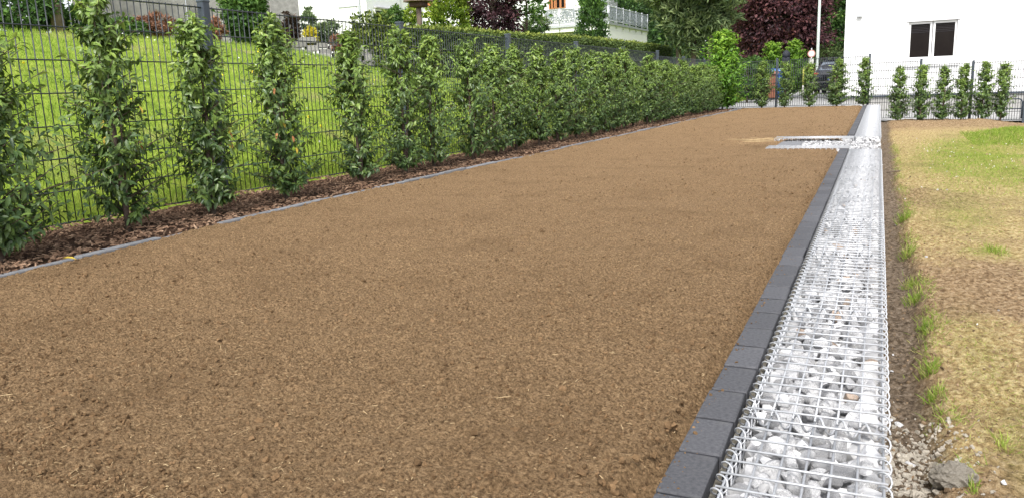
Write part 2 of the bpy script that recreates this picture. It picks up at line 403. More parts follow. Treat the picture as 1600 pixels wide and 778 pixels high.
# lower field on the right, with the trench beside the gabions
def field_base(X, Y):
    base = -.60 + .11 * sstep(6, 21, Y)
    edge = .285 + .05 * (fbm(Y * 1.3, Y * 0 + 3, 41) - .5) * 2 + .03 * (fbm(Y * 5, Y * 0, 43) - .5) * 2
    tr = 1 - sstep(edge - .09, edge + .035, X)
    dep = .085 * (1 - .5 * sstep(8, 14, Y)) * (1 - .75 * np.exp(-((Y - 9.6) / .7) ** 2)) * (1 - .4 * np.exp(-((Y - 2.7) / .4) ** 2))
    return base, tr, dep
def field_z(X, Y):
    base, tr, dep = field_base(X, Y)
    z = base - dep * tr
    z += .03 * (fbm(X * 3, Y * 3, 51) - .5) + .022 * (fbm(X * 14, Y * 14, 53) - .5) + .045 * np.clip(fbm(X * 30, Y * 30, 57) - .52, 0, 1) + .016 * (fbm(X * 75, Y * 75, 59, 2) - .5)
    z += .10 * sstep(19.2, 20.9, Y) * (1 + .8 * (fbm(X * 2.5, Y * 2.5, 61) - .5)) * (1 - sstep(2.2, 3.0, X))
    z += .15 * np.exp(-((X - 2.35) / .55) ** 2 - ((Y - 16.9) / 1.3) ** 2)
    z += .05 * np.exp(-((X - .45) / .25) ** 2 - ((Y - 9.6) / .25) ** 2)
    z -= .10 * np.exp(-((X - 1.9) / .6) ** 2 - ((Y - 14.3) / .5) ** 2)
    z += .03 * np.exp(-((X - .36) / .1) ** 2 - ((Y - 2.72) / .25) ** 2)
    return z
def field_maps(X, Y):
    base, tr, dep = field_base(X, Y)
    n = fbm(X * 1.6, Y * 1.2, 71); n2 = fbm(X * 7, Y * 7, 73)
    g = np.exp(-((X - 1.45) / 1.0) ** 2 - ((Y - 13.0) / 3.2) ** 2) * 1.1 + np.exp(-((X - 2.3) / .8) ** 2 - ((Y - 16.5) / 1.9) ** 2) * 1.2
    g += np.exp(-((X - .78) / .16) ** 2 - ((Y - 6.55) / .16) ** 2) * .8
    g += .55 * np.exp(-((X - .62) / .16) ** 2 - ((Y - 3.0) / .45) ** 2) + .45 * np.exp(-((X - .75) / .3) ** 2 - ((Y - 8.2) / 1.0) ** 2) + .3 * np.exp(-((X - .5) / .12) ** 2 - ((Y - 4.2) / .6) ** 2)
    g = np.clip(g * (.30 + 1.2 * n) * (.55 + .9 * n2) , 0, 1) * .75
    bare = np.clip(sstep(.50, .70, n) + sstep(18.6, 20.3, Y) + .9 * np.exp(-((X - .45) / .35) ** 2 - ((Y - 9.3) / .7) ** 2) + .8 * np.exp(-((X - .75) / .45) ** 2 - ((Y - 5.5) / .9) ** 2) + (n2 - .5) * .6, 0, 1)
    bare = np.maximum(bare, np.exp(-((X - 1.9) / .9) ** 2 - ((Y - 14.3) / .4) ** 2))
    return g * (1 - tr), bare, tr
def field():
    ys = [1.9]
    while ys[-1] < 21.7: ys.append(ys[-1] + .010 * max(1, (ys[-1] / 3.0) ** 1.2))
    xs = np.concatenate([np.linspace(.035, .55, 80)[:-1], .55 + (np.linspace(0, 1, 170) ** 1.7) * 5.0])
    V, Fc = grid(xs, np.array(ys), field_z)
    g, b, t = field_maps(V[:, 0], V[:, 1])
    kind(link('field', mk('field', [(V, Fc)], M['field'], True, {'green': g, 'bare': b, 'trench': t})), 'structure')
    # surroundings of the field outside the picture
    for nm, x0, x1, y0, y1 in (('a', .035, 14, -8, 1.9), ('b', 5.55, 14, 1.9, 21.7)):
        V, Fc = grid(np.linspace(x0, x1, 60), np.linspace(y0, y1, 60), lambda X, Y: np.where((X < 5.6) & (Y > 1.8), field_z(X, Y), field_base(X, Y)[0] + .03 * (fbm(X * 3, Y * 3, 51) - .5)))
        g, b, t = field_maps(V[:, 0], V[:, 1])
        kind(link('field', mk('field_' + nm, [(V, Fc)], M['field'], True, {'green': g, 'bare': b, 'trench': t})), 'structure')
field()

# ------------------------------------------------------------------ stones
def hull(g, n=14, sx=1, sy=.8, sz=.65):
    bm = bmesh.new()
    p = g.normal(size=(n, 3)); p /= np.linalg.norm(p, axis=1)[:, None]; p *= (.82 + .3 * g.random((n, 1)))
    p = np.sign(p) * np.abs(p) ** .8
    for q in p * [sx, sy, sz]: bm.verts.new(q)
    r = bmesh.ops.convex_hull(bm, input=bm.verts[:])
    bmesh.ops.delete(bm, geom=[v for v in bm.verts if not v.link_faces], context='VERTS')
    bmesh.ops.triangulate(bm, faces=bm.faces[:])
    bmesh.ops.recalc_face_normals(bm, faces=bm.faces[:])
    bm.verts.index_update()
    V = np.array([v.co[:] for v in bm.verts]); Fc = np.array([[v.index for v in f.verts] for f in bm.faces]); bm.free()
    V /= np.abs(V).max()
    return V, Fc
gs = np.random.default_rng(21)
HULLS = [hull(gs, int(gs.integers(11, 18)), 1, gs.uniform(.65, .95), gs.uniform(.5, .8)) for _ in range(12)]

def bevel_stone(V, Fc, mat_):
    bm = bmesh.new(); bv = [bm.verts.new(v) for v in V]
    for f in Fc: bm.faces.new([bv[i] for i in f])
    bmesh.ops.dissolve_limit(bm, angle_limit=RAD(14), verts=bm.verts[:], edges=bm.edges[:])
    bmesh.ops.bevel(bm, geom=bm.edges[:], offset=.07, segments=1, affect='EDGES')
    me = bpy.data.meshes.new('stone'); bm.to_mesh(me); bm.free(); me.materials.append(mat_)
    return me
STONE_ME = {k: [bevel_stone(V, Fc, M[k]) for V, Fc in HULLS] for k in ('stone', 'stone_grey', 'stone_rust')}

def stone_stuff(name, P, size, g, mat_):
    grp = []
    pick = g.integers(0, len(HULLS), len(P)); R = randrot(len(P), g)
    R = R * (size * (.8 + .45 * g.random(len(P))))[:, None, None]
    for k, (V, Fc) in enumerate(HULLS):
        s = pick == k
        if s.any(): grp.append(repeat(V, Fc, (R[s], P[s])))
    return mk(name, grp, mat_)

# ------------------------------------------------------------------ gabion wall
GX0, GX1, GZ = -.213, .042, .012
PITCH, LEN, DEPTH = .052, .832, .62
TW = tube([[GX0 - .008, 0, 0], [GX1 + .008, 0, 0]], .0023)
TRANS = mk('wire', [TW], M['wire'], True)
LW = tube([[0, 0, 0], [0, LEN - .012, 0]], .0024)
LONG = mk('wire', [LW], M['wire'], True)
def coil(p0, axis, length, r, pitch, seg=9, wr=.0022, ph=0.0):
    n = int(length / pitch * seg); t = np.arange(n + 1) / seg
    a = 2 * np.pi * t + ph
    if axis == 'y': P = np.stack([r * np.cos(a), t * pitch, r * np.sin(a)], -1)
    elif axis == 'x': P = np.stack([t * pitch, r * np.cos(a), r * np.sin(a)], -1)
    else: P = np.stack([r * np.cos(a), r * np.sin(a), -t * pitch], -1)
    return tube(P + np.array(p0), wr, 4)
COILL = mk('binding_spiral', [coil((GX0 - .006, 0, -.008), 'y', LEN - .01, .0125, PITCH, 10, .0020)], M['wire'], True)
COILR = mk('binding_spiral', [coil((GX1 + .002, 0, -.006), 'y', LEN - .01, .011, PITCH, 10, .0020)], M['wire'], True)
COILX = mk('binding_spiral', [coil((GX0, LEN - .006, -.004), 'x', GX1 - GX0, 0.016, .0426, 9, .0026)], M['wire'], True)
NT = int(LEN / PITCH)
def all_top_wires():
    g = [(TW[0] + [0, (i + .5) * PITCH, .003], TW[1]) for i in range(NT)]
    g += [(LW[0] + [GX0 + j * (GX1 - GX0) / 6, .006, -.0008], LW[1]) for j in range(7)]
    return g
TOPMESH = mk('wire_mesh', all_top_wires(), M['wire'], True)
def side_mesh():
    g = []
    for x in (GX0, GX1):
        g += [tube([[x, (i + .5) * PITCH, -.005], [x, (i + .5) * PITCH, -DEPTH]], .0026, 4) for i in range(NT)]
        g += [tube([[x, .006, -k * .0505], [x, LEN - .006, -k * .0505]], .0026, 4) for k in range(1, 12)]
    return mk('side_mesh', g, M['wire'], True)
SIDE = side_mesh()
CORE = mk('gap_shade_core', [box(GX0 + .045, .03, -DEPTH, GX1 - .045, LEN - .03, -.085)], M['core'])

def top_points(g, z, nx=5, ny=15, jit=.012):
    xs = GX0 + .022 + (np.arange(nx) + .5) * (GX1 - GX0 - .044) / nx; ys = .02 + (np.arange(ny) + .5) * (LEN - .04) / ny
    X, Y = np.meshgrid(xs, ys); X = X + g.normal(0, jit, X.shape); Y = Y + (np.arange(ny) % 1)[:, None] + g.normal(0, jit, Y.shape)
    X = np.clip(X, GX0 + .024, GX1 - .024)
    return np.stack([X.ravel(), Y.ravel(), z + g.uniform(-.012, .004, X.size)], -1)
FILLS, TOPS = [], []
for k in range(3):
    g = np.random.default_rng(100 + k)
    P = [top_points(g, -.072, 6, 17, .01)]
    for s, x in ((1, GX1 - .022), (-1, GX0 + .022)):
        yy, zz = np.meshgrid(.03 + np.arange(15) * .055, -.05 - np.arange(11) * .052)
        P.append(np.stack([np.full(yy.size, x) + g.normal(0, .004, yy.size), yy.ravel() + g.normal(0, .008, yy.size), zz.ravel() + g.normal(0, .006, yy.size)], -1))
    FILLS.append(stone_stuff('stone_fill', np.concatenate(P), .033, g, M['stone_stuff']))
    TOPS.append(stone_stuff('stone_fill', top_points(g, -.036, 5, 15, .012), .034, g, M['stone_stuff']))
GTXT = ['nearest white stone gabion cut by the bottom edge of the photo', 'second gabion from the camera with white stones under a wire lid',
        'third gabion from the camera along the grey kerb', 'fourth gabion from the camera along the grey kerb',
        'fifth gabion from the camera along the grey kerb', 'sixth gabion from the camera along the grey kerb']
def gabion(y0, idx, label, ind_stones, ind_wires):
    t = thing('gabion', label, 'gabion', (0, y0, GZ), group='white stone gabions in a long row beside the kerb')
    if ind_wires:
        for i in range(NT): link('wire', TRANS, t, (rng.normal(0, .0015), (i + .5) * PITCH + rng.normal(0, .001), .003))
        for j in range(7): link('wire', LONG, t, (GX0 + j * (GX1 - GX0) / 6, .006, -.0008))
    else: kind(link('wire_mesh', TOPMESH, t), 'stuff')
    link('binding_spiral', COILL, t); link('binding_spiral', COILR, t); link('binding_spiral', COILX, t)
    kind(link('side_mesh', SIDE, t), 'stuff'); link('gap_shade_core', CORE, t)
    kind(link('stone_fill', FILLS[idx % 3], t), 'stuff')
    if ind_stones:
        g = np.random.default_rng(300 + idx)
        P = top_points(g, -.035, 6, 17, .010)
        for p in P:
            r = g.random(); k = 'stone' if r < .80 else 'stone_grey' if r < .955 else 'stone_rust'
            s = g.uniform(.020, .033)
            link('stone', STONE_ME[k][g.integers(12)], t, (p[0], p[1], p[2] - max(0, s - .03) * .4), tuple(g.uniform(0, 6.28, 3)), (s, s, s * .85))
        P2 = np.stack([g.uniform(GX0 + .02, GX1 - .02, 30), g.uniform(.02, LEN - .02, 30), g.uniform(-.03, -.014, 30)], -1)
        kind(link('pebble', stone_stuff('pebble', P2, .013, g, M['stone_stuff']), t), 'stuff')
    else: kind(link('stone_fill', TOPS[idx % 3], t), 'stuff')
ROW = 1.617
gy = [ROW - LEN + LEN * i for i in range(0, 10)]
gy = [y for y in gy if y + LEN < SY0 + .05]
front_end = gy[-1] + LEN
for i, y in enumerate(gy):
    gabion(y, i, GTXT[i] if i < 6 else ['seventh gabion from the camera along the grey kerb', 'eighth gabion from the camera along the grey kerb', 'ninth gabion from the camera, last before the stair gap'][min(i - 6, 2)], i < 7, i < 5)
yb0 = SY1 + .02
nb = 0
while yb0 + nb * LEN + LEN < 20.95: nb += 1
for i in range(nb):
    gabion(yb0 + i * LEN, i + 20, 'white gabion in the far row between the stair gap and the back fence', False, False)
row_end = yb0 + nb * LEN
for i in range(2):
    gabion(-.88 * (i + 1) + gy[0] + .04 * (i + 1) + (LEN - .84) * (i + 1) * 0, i + 40, 'gabion behind the camera', False, False) if False else None

# side gabions lining the stair recess
def side_gabion(y0, y1, x0, x1, label, zt=.004):
    t = thing('gabion', label, 'gabion', (0, 0, zt), group='short gabions lining the stair gap')
    g = np.random.default_rng(int(y0 * 100)); n = int((x1 - x0) / .05)
    P = np.stack([g.uniform(x0 + .02, x1 - .02, n * 7), g.uniform(y0 + .02, y1 - .02, n * 7), g.uniform(-.048, -.036, n * 7)], -1)
    kind(link('stone_fill', stone_stuff('stone_fill', P, .028, g, M['stone_stuff']), t), 'stuff')
    ang = 0
    n2 = n * 9
    for yy in (y0 + .025, y1 - .025):
        xs = np.repeat(np.linspace(x0 + .02, x1 - .02, n), 8); zs = np.tile(-.05 - np.arange(8) * .048, n)
        Q = np.stack([xs + g.normal(0, .008, xs.size), np.full(xs.size, yy) + g.normal(0, .004, xs.size), zs + g.normal(0, .007, xs.size)], -1)
        kind(link('stone_fill', stone_stuff('stone_fill', Q, .032, g, M['gravel']), t), 'stuff')
    link('gap_shade_core', mk('gap_shade_core', [box(x0 + .03, y0 + .05, -.45, x1 - .03, y1 - .05, -.05)], M['core']), t)
    wires = []
    for j in range(int((y1 - y0) / .045) + 1):
        y = y0 + (y1 - y0) * j / int((y1 - y0) / .045); wires.append(tube([[x0, y, 0], [x1, y, 0]], .003, 4))
    for i in range(n + 1):
        x = x0 + (x1 - x0) * i / n; wires.append(tube([[x, y0, .005], [x, y1, .005]], .003, 4))
        for y in (y0 - .003, y1 + .003): wires.append(tube([[x, y, 0], [x, y, -.42]], .003, 4))
    for y in (y0 - .006, y1 + .006):
        for k in range(1, 9): wires.append(tube([[x0, y, -k * .05], [x1, y, -k * .05]], .003, 4))
    kind(link('wire_mesh', mk('wire_mesh', wires, M['wire'], True), t), 'stuff')
    for y in (y0, y1): link('binding_spiral', mk('binding_spiral', [coil((x0, y, -.008), 'x', x1 - x0, .009, .05, 8, .0022)], M['wire'], True), t)
side_gabion(8.53, 8.84, -1.03, -.232, 'low white gabion in front of the stair gap, reaching left into the soil')
side_gabion(9.93, 10.24, -1.10, -.232, 'white gabion behind the stair gap showing its stone face')
# steps in the recess
t = thing('garden_stairs', 'grey garden steps sunk between the two short gabions', 'stairs', (0, 0, 0))
for k in range(4):
    x0 = -1.02 + k * .26
    link('step', bevbox('step', x0, 8.85, -.62, x0 + .255, 9.92, (-.03, -.055, -.058, -.061)[k], .008, M['edge']), t)
g = np.random.default_rng(77)
P = np.stack([g.uniform(-.74, .0, 700), g.uniform(8.88, 9.90, 700), np.zeros(700)], -1); P[:, 2] = np.array([-.03, -.055, -.058, -.061])[np.clip(np.floor((P[:, 0] + 1.02) / .26).astype(int), 0, 3)] + .012
o = kind(link('loose_gravel', stone_stuff('loose_gravel', P, .026, g, M['gravel'])), 'stuff'); o['label'] = 'loose white gravel lying on the sunken grey steps'; o['category'] = 'gravel'

# ------------------------------------------------------------------ kerb of pavers
kerb = kind(link('kerb', mk('kerb', [box(-.315, .1, -.14, -.239, 8.40, .0085), box(-.315, yb0 + .3, -.14, -.239, 20.7, .0085)], M['membrane'])), 'structure')
PV = [bevbox('paver', -.040, .0045, -.06, .040, .1625, 0, .005, M['paver'], 2) for _ in range(3)]
for k, me in enumerate(PV):
    me.vertices.foreach_get('co', (a := np.zeros(len(me.vertices) * 3, np.float32)))
    a = a.reshape(-1, 3); a += np.random.default_rng(k).normal(0, .0005, a.shape).astype(np.float32); me.vertices.foreach_set('co', a.ravel())
ny = 0
y = 1.231 - .167 * 6
while y < 20.75:
    if not (8.40 < y < 10.36):
        link('paver', PV[ny % 3], kerb, (-.277 + rng.normal(0, .0006), y, .012 + rng.normal(0, .0005)), (rng.normal(0, .002), rng.normal(0, .004), rng.normal(0, .003)))
        ny += 1
    y += .167
# mortar haunch and membrane between pavers and gabions
def haunch(y0, y1):
    ys = np.arange(y0, y1, .03); xs = np.linspace(-.2375, -.222, 4)
    V, Fc = grid(xs, ys, lambda X, Y: -.016 + .012 * (fbm(X * 60, Y * 25, 91) - .5) - .5 * (X + .2375))
    kind(link('mortar_haunch', mk('mortar_haunch', [(V, Fc)], M['mortar'], True), kerb), 'stuff')
    V, Fc = grid(np.array([0.0, 1.0]), np.arange(y0, y1, .02), lambda X, Y: X * 0)
    V[:, 2] = np.where(V[:, 0] > .5, -.002 + .006 * np.sin(V[:, 1] * 90) * (fbm(V[:, 1] * 9, V[:, 1] * 0, 95)), -.3); V[:, 0] = -.2215 + .002 * np.sin(V[:, 1] * 130)
    link('membrane', mk('membrane', [(V, Fc)], M['membrane'], True), kerb)
haunch(.2, front_end - .1); haunch(yb0 + .3, 20.8)

# ------------------------------------------------------------------ edging on the left
edging = kind(link('edging', None), 'structure')
y = .6; k = 0
while y < 21.3:
    ln = .38 + .25 * rng.random(); y1 = min(y + ln, 21.35)
    xa, xb = edge_x(y), edge_x(y1); a = math.atan2(xb - xa, y1 - y)
    me = bevbox('edging_stone', -.030, .004, -.10, .022 + rng.normal(0, .003), (y1 - y) - .006, .0, .006, M['edge'], 2)
    vv = np.zeros(len(me.vertices) * 3, np.float32); me.vertices.foreach_get('co', vv); vv = vv.reshape(-1, 3)
    vv[:, 0] += .004 * np.sin(vv[:, 1] * 19 + k); vv[:, 2] += .003 * np.sin(vv[:, 1] * 13 + k * 2); me.vertices.foreach_set('co', vv.ravel())
    link('edging_stone', me, edging, (xa, y, .001 + rng.normal(0, .005)), (0, rng.normal(0, .03), -a + rng.normal(0, .008)))
    y = y1; k += 1

# ------------------------------------------------------------------ fences
def fence(name_label, p0, axis, bays, bay, z0, z1, posts, near_bays=0, rod_r=.0034, rail_r=.0042, post_top=.055, split_z=None, cap=True, pw=.06, pd=.045):
    """axis 'y': fence runs along +Y from p0 ; 'x': along +X"""
    t = thing('mesh_fence', name_label, 'fence', (p0[0], p0[1], 0))
    H = z1 - z0; nr = int(round(bay / .0525)); sp = bay / nr
    rod = mk('rod', [tube([[0, 0, 0], [0, 0, H + .012]], rod_r)], M['fence'], True)
    nrail = int(round(H / .2)) + 1
    def mkpanel(ln, n_, with_rods):
        g = []
        for r in range(nrail):
            z = r * (H / (nrail - 1))
            for s in (-1, 1): g.append(tube([[.0, s * (rod_r + rail_r), z], [ln, s * (rod_r + rail_r), z]], rail_r))
        if with_rods: g += [tube([[(i + .5) * sp, 0, 0], [(i + .5) * sp, 0, H + .012]], rod_r, 4) for i in range(n_)]
        return mk('mesh_panel', g, M['fence'], True)
    pan_a, pan_b = mkpanel(bay, nr, False), mkpanel(bay, nr, True)
    rz = math.pi / 2 if axis == 'y' else 0
    for b in range(bays):
        zz = z0 + (split_z(b) if split_z else 0)
        loc = (0, b * bay, zz) if axis == 'y' else (b * bay, 0, zz)
        p = link('mesh_panel', pan_a if b in near_bays else pan_b, t, loc, (0, 0, rz))
        if b in near_bays:
            for i in range(nr): link('rod', rod, p, ((i + .5) * sp + rng.normal(0, .0006), 0, 0))
        else: kind(p, 'stuff')
    pm = [bevbox('post', -pd / 2, -pw / 2, z0 - .35, pd / 2, pw / 2, z1 + post_top - (.012 if cap else 0), .004, M['post'])]
    cm = bevbox('post_cap', -pd / 2 - .004, -pw / 2 - .004, z1 + post_top - .018, pd / 2 + .004, pw / 2 + .004, z1 + post_top, .004, M['postcap'])
    clip = bevbox('clamp', pd / 2 + .0005, -.012, -.02, pd / 2 + .008, .012, .02, .002, M['post'])
    for d in posts:
        zz = split_z(int(max(d - .01, 0) // bay)) if split_z else 0
        loc = (.0, d, zz) if axis == 'y' else (d, 0, zz)
        p = link('post', pm[0], t, loc, (0, 0, 0 if axis == 'y' else math.pi / 2))
        if cap: link('post_cap', cm, p)
    return t
FB = 2.627
F0 = 4.484 - FB * 3
fence('long anthracite wire mesh fence behind the laurel row on the left', (-4.478, F0, 0), 'y', 11, FB, .0, 1.36, [FB * i for i in range(12)],
      near_bays=(2, 3, 4, 5, 6), split_z=lambda b: -.07 if b >= 8 else 0, pw=.066, pd=.06)
fence('anthracite mesh fence crossing the back of the soil bed, upper section', (-4.42, 21.5, 0), 'x', 2, 2.105, .02, 1.16, [.04, 2.04, 4.19], near_bays=(), pw=.05, pd=.05, cap=True, rod_r=.0052, rail_r=.006)
fence('lower anthracite mesh fence along the earth bank before the white house', (-.19, 21.5, 0), 'x', 5, 1.08, -.42, .90, [1.08, 2.16, 3.24, 4.32, 5.4], near_bays=(), pw=.05, pd=.05, rod_r=.0052, rail_r=.006,
      split_z=lambda b: .09 if b == 0 else 0)

# ------------------------------------------------------------------ leaves
def leaf8():
    xs = [0, .28, .62, 1.0]; wd = [0, .42, .40, 0]
    V = []; 
    dz = lambda x: -.22 * x * x
    V.append([0, 0, 0])
    for i in (1, 2):
        V += [[xs[i], 0, dz(xs[i])], [xs[i], wd[i], dz(xs[i]) + .07], [xs[i], -wd[i], dz(xs[i]) + .07]]
    V.append([1, 0, dz(1)])
    Fc = [[0, 1, 2], [0, 3, 1], [1, 4, 5], [1, 5, 2], [1, 3, 6], [1, 6, 4], [4, 7, 5], [4, 6, 7]]
    return np.array(V, float), np.array(Fc)
LEAF8 = leaf8()
LEAF2 = (np.array([[0, 0, 0], [.5, .5, .06], [1, 0, -.12], [.5, -.5, .06]], float), np.array([[0, 2, 1], [0, 3, 2]]))
LEAF1 = (np.array([[0, .5, 0], [0, -.5, 0], [1, 0, 0]], float), np.array([[0, 1, 2]]))

def leafset(P, D, Nn, L, Wd, tmpl):
    V, Fc = tmpl
    D = D / (np.linalg.norm(D, axis=1)[:, None] + 1e-9)
    Z = Nn - D * (Nn * D).sum(1)[:, None]; Z /= np.linalg.norm(Z, axis=1)[:, None] + 1e-9
    Yv = np.cross(Z, D)
    A = np.stack([D * L[:, None], Yv * Wd[:, None], Z * L[:, None]], -1)
    return repeat(V, Fc, (A, P))

def laurel_foliage(g, H, R, ntw, m=15, leafL=.056, z0=.07, lean=0.0):
    """a young cherry-laurel column: twigs leaving a stem, drooping leaves, whorls at the tips"""
    P, D, Nn, T, L = [], [], [], [], []
    twigs = []; ntw = int(ntw * 1.95)
    lump = g.uniform(0, 6.28, 4)
    for i in range(ntw):
        h = z0 + (H - z0) * (g.random() ** .9)
        q = h / H; az = g.uniform(0, 2 * np.pi)
        prof = (.62 + .5 * math.sin(min(1, q * 2.2) * 1.9)) * (1 - .72 * max(0, (q - .45) / .55) ** 1.25)
        prof *= .85 + .28 * math.sin(q * 11 + lump[0]) * math.cos(az * 2 + lump[1])
        ln = R * 1.38 * prof * g.uniform(.45, 1.15) + .01
        o = np.array([math.cos(az), math.sin(az), 0])
        b = np.array([lean * h, 0, max(z0, h - .35 * ln)]); tip = b + o * ln + np.array([0, 0, ln * g.uniform(.25, .8)])
        tip[2] = min(tip[2], H * 1.03)
        twigs.append((b, tip))
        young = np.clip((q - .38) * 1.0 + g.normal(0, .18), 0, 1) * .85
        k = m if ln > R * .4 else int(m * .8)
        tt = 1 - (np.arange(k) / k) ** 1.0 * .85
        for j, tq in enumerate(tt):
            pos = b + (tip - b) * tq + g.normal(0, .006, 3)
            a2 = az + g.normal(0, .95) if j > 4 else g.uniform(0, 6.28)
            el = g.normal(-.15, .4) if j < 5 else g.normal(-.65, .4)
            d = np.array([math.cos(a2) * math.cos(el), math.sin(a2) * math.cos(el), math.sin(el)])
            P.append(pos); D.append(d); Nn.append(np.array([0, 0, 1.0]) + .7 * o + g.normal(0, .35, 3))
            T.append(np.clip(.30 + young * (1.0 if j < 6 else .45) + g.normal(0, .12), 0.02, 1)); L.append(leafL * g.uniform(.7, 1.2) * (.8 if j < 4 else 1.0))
    # leader shoot
    for j in range(16):
        a2 = g.uniform(0, 6.28); el = g.uniform(.0, .9)
        P.append(np.array([lean * H, 0, H - .10 + .008 * j])); D.append(np.array([math.cos(a2) * math.cos(el), math.sin(a2) * math.cos(el), math.sin(el)]))
        Nn.append(np.array([-math.cos(a2) * .8, -math.sin(a2) * .8, 1.0])); T.append(np.clip(.8 + g.normal(0, .15), 0, 1)); L.append(leafL * g.uniform(.7, 1.0))
    P = np.array(P); D = np.array(D); Nn = np.array(Nn); L = np.array(L)
    V, Fc = leafset(P, D, Nn, L, L * g.uniform(.36, .48, len(L)), LEAF8)
    return V, Fc, np.repeat(np.array(T), 8), twigs

def laurel_mesh(seed, H, R, ntw, lean=0.0, mat_='laurel', **kw):
    g = np.random.default_rng(seed)
    V, Fc, T, twigs = laurel_foliage(g, H, R, ntw, lean=lean, **kw)
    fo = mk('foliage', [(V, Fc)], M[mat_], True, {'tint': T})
    st = []
    k = 7; zz = np.linspace(0, H * .95, k)
    P = np.stack([lean * zz + np.cumsum(g.normal(0, .006, k)), np.cumsum(g.normal(0, .006, k)), zz - .03], -1)
    st.append(tube(P, np.linspace(.017, .004, k)))
    for b, tip in twigs[::2]: st.append(tube([b, tip], [.0035, .0015], 4))
    P2 = P + np.array([.03, .01, 0]) * np.linspace(0, 1, k)[:, None] * 3; st.append(tube(P2[:5], np.linspace(.010, .004, 5)))
    return fo, mk('trunk', st, M['bark_w'], True)

def shrub(x, y, z, meshes, label, group, rz=0.0, sc=1.0, name='laurel_shrub'):
    t = thing(name, label, 'shrub', (x, y, z), rz, group)
    s = sc if not np.isscalar(sc) else (sc, sc, sc)
    link('foliage', meshes[0], t, sc=s); link('trunk', meshes[1], t, sc=s)
    return t

ROWG = 'laurel shrubs planted in a row along the fence'
near = [  # u-derived positions along the row: y, x, H, R, twigs, lean
    (2.30, -3.74, 1.12, .31, 150, -.05, 'leftmost laurel shrub, cut off by the left edge of the photo'),
    (3.11, -3.86, 1.34, .205, 112, -.03, 'tall slim laurel shrub second from the left, its tip above the fence'),
    (3.73, -3.82, 1.22, .195, 105, -.01, 'third laurel shrub from the left, in front of the tallest fence post'),
    (4.45, -3.83, 1.26, .20, 108, -.02, 'fourth laurel shrub from the left, in front of the concrete wall end'),
    (5.33, -3.82, 1.20, .19, 100, -.02, 'fifth laurel shrub from the left, standing clear before the stone terrace wall'),
    (6.02, -3.82, 1.25, .20, 95, .0, 'sixth laurel shrub from the left, hiding the second visible fence post'),
    (6.60, -3.86, 1.22, .235, 95, .0, 'seventh laurel shrub from the left, just right of the hidden fence post'),
    (7.36, -3.84, 1.22, .25, 95, .0, 'eighth laurel shrub from the left, left of the third visible fence post')]
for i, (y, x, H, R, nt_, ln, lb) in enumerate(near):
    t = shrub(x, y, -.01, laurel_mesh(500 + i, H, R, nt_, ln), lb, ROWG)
    if i in (1, 2, 3):
        g = np.random.default_rng(40 + i)
        for q in range(4 if i == 1 else 5):
            n = 1; a = g.uniform(-1.6, .3); zz = g.uniform(.35, .8)
            if i == 2: a = .0 + g.normal(0, .3); zz = .50 + g.normal(0, .05)
            rr = R * .85
            P = np.array([[rr * math.cos(a), rr * math.sin(a), zz]]); D = np.array([[math.cos(a) * .5, math.sin(a) * .5 + g.normal(0, .3), -.8]])
            V, Fc = leafset(P, D, np.array([[math.cos(a), math.sin(a), .6]]), np.array([.05]), np.array([.02]), LEAF8)
            link('withered_leaf', mk('withered_leaf', [(V, Fc)], M['dead'] if g.random() < .7 else M['yleaf'], True), t)
VAR = [laurel_mesh(600 + i, 1.22 + .05 * math.sin(i * 2.1), .205 + .02 * math.cos(i * 1.7), 100, 0) for i in range(7)]
y = 7.92; k = 0
while y < 20.6:
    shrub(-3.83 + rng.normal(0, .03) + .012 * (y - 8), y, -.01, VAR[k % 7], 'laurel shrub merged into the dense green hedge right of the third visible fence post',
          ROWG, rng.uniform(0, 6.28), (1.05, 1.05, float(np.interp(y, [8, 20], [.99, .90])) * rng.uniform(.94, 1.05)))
    y += .56 + rng.uniform(-.05, .07); k += 1
SLIM = [laurel_mesh(700 + i, 1.18, .17, 80, 0, leafL=.062) for i in range(4)]
BG1 = 'young laurels in front of the back fence'
up = [(1190, 'leafy laurel shrub beside the brown bin at the back fence', 1.0), (1226, 'laurel shrub right of the blue bin, behind the dark fence post', .97),
      (1264, 'laurel shrub left of the dark parked car', .92), (1308, 'laurel shrub covering the right half of the dark parked car', 1.0),
      (1349, 'laurel shrub against the white house wall at the end of the kerb', .98)]
for i, (u, lb, sc) in enumerate(up):
    p = at(u, 160, 21.28); shrub(p.x, 21.28, -.02, SLIM[i % 4], lb, BG1, i * 1.3, (sc * (1.55 if i == 3 else 1.05 if i == 1 else 1.25), sc * 1.2, sc * .98))
low = [(1403, 'first laurel from the left below the white house, next to the gabion end'), (1438, 'second laurel from the left below the white house, under the left window pane'),
       (1471, 'third laurel from the left below the white house, under the right window pane'), (1502, 'fourth laurel from the left below the white house, left of the middle fence post'),
       (1535, 'fifth laurel from the left below the white house, right of the middle fence post'), (1564, 'rightmost laurel shrub below the white house')]
for i, (u, lb) in enumerate(low):
    p = at(u, 180, 21.2); shrub(p.x, 21.2, -.40, SLIM[(i + 1) % 4], lb, BG1, i * 2.1 + .5, (1.28, 1.2, 1.08 + .02 * math.sin(i * 2)))

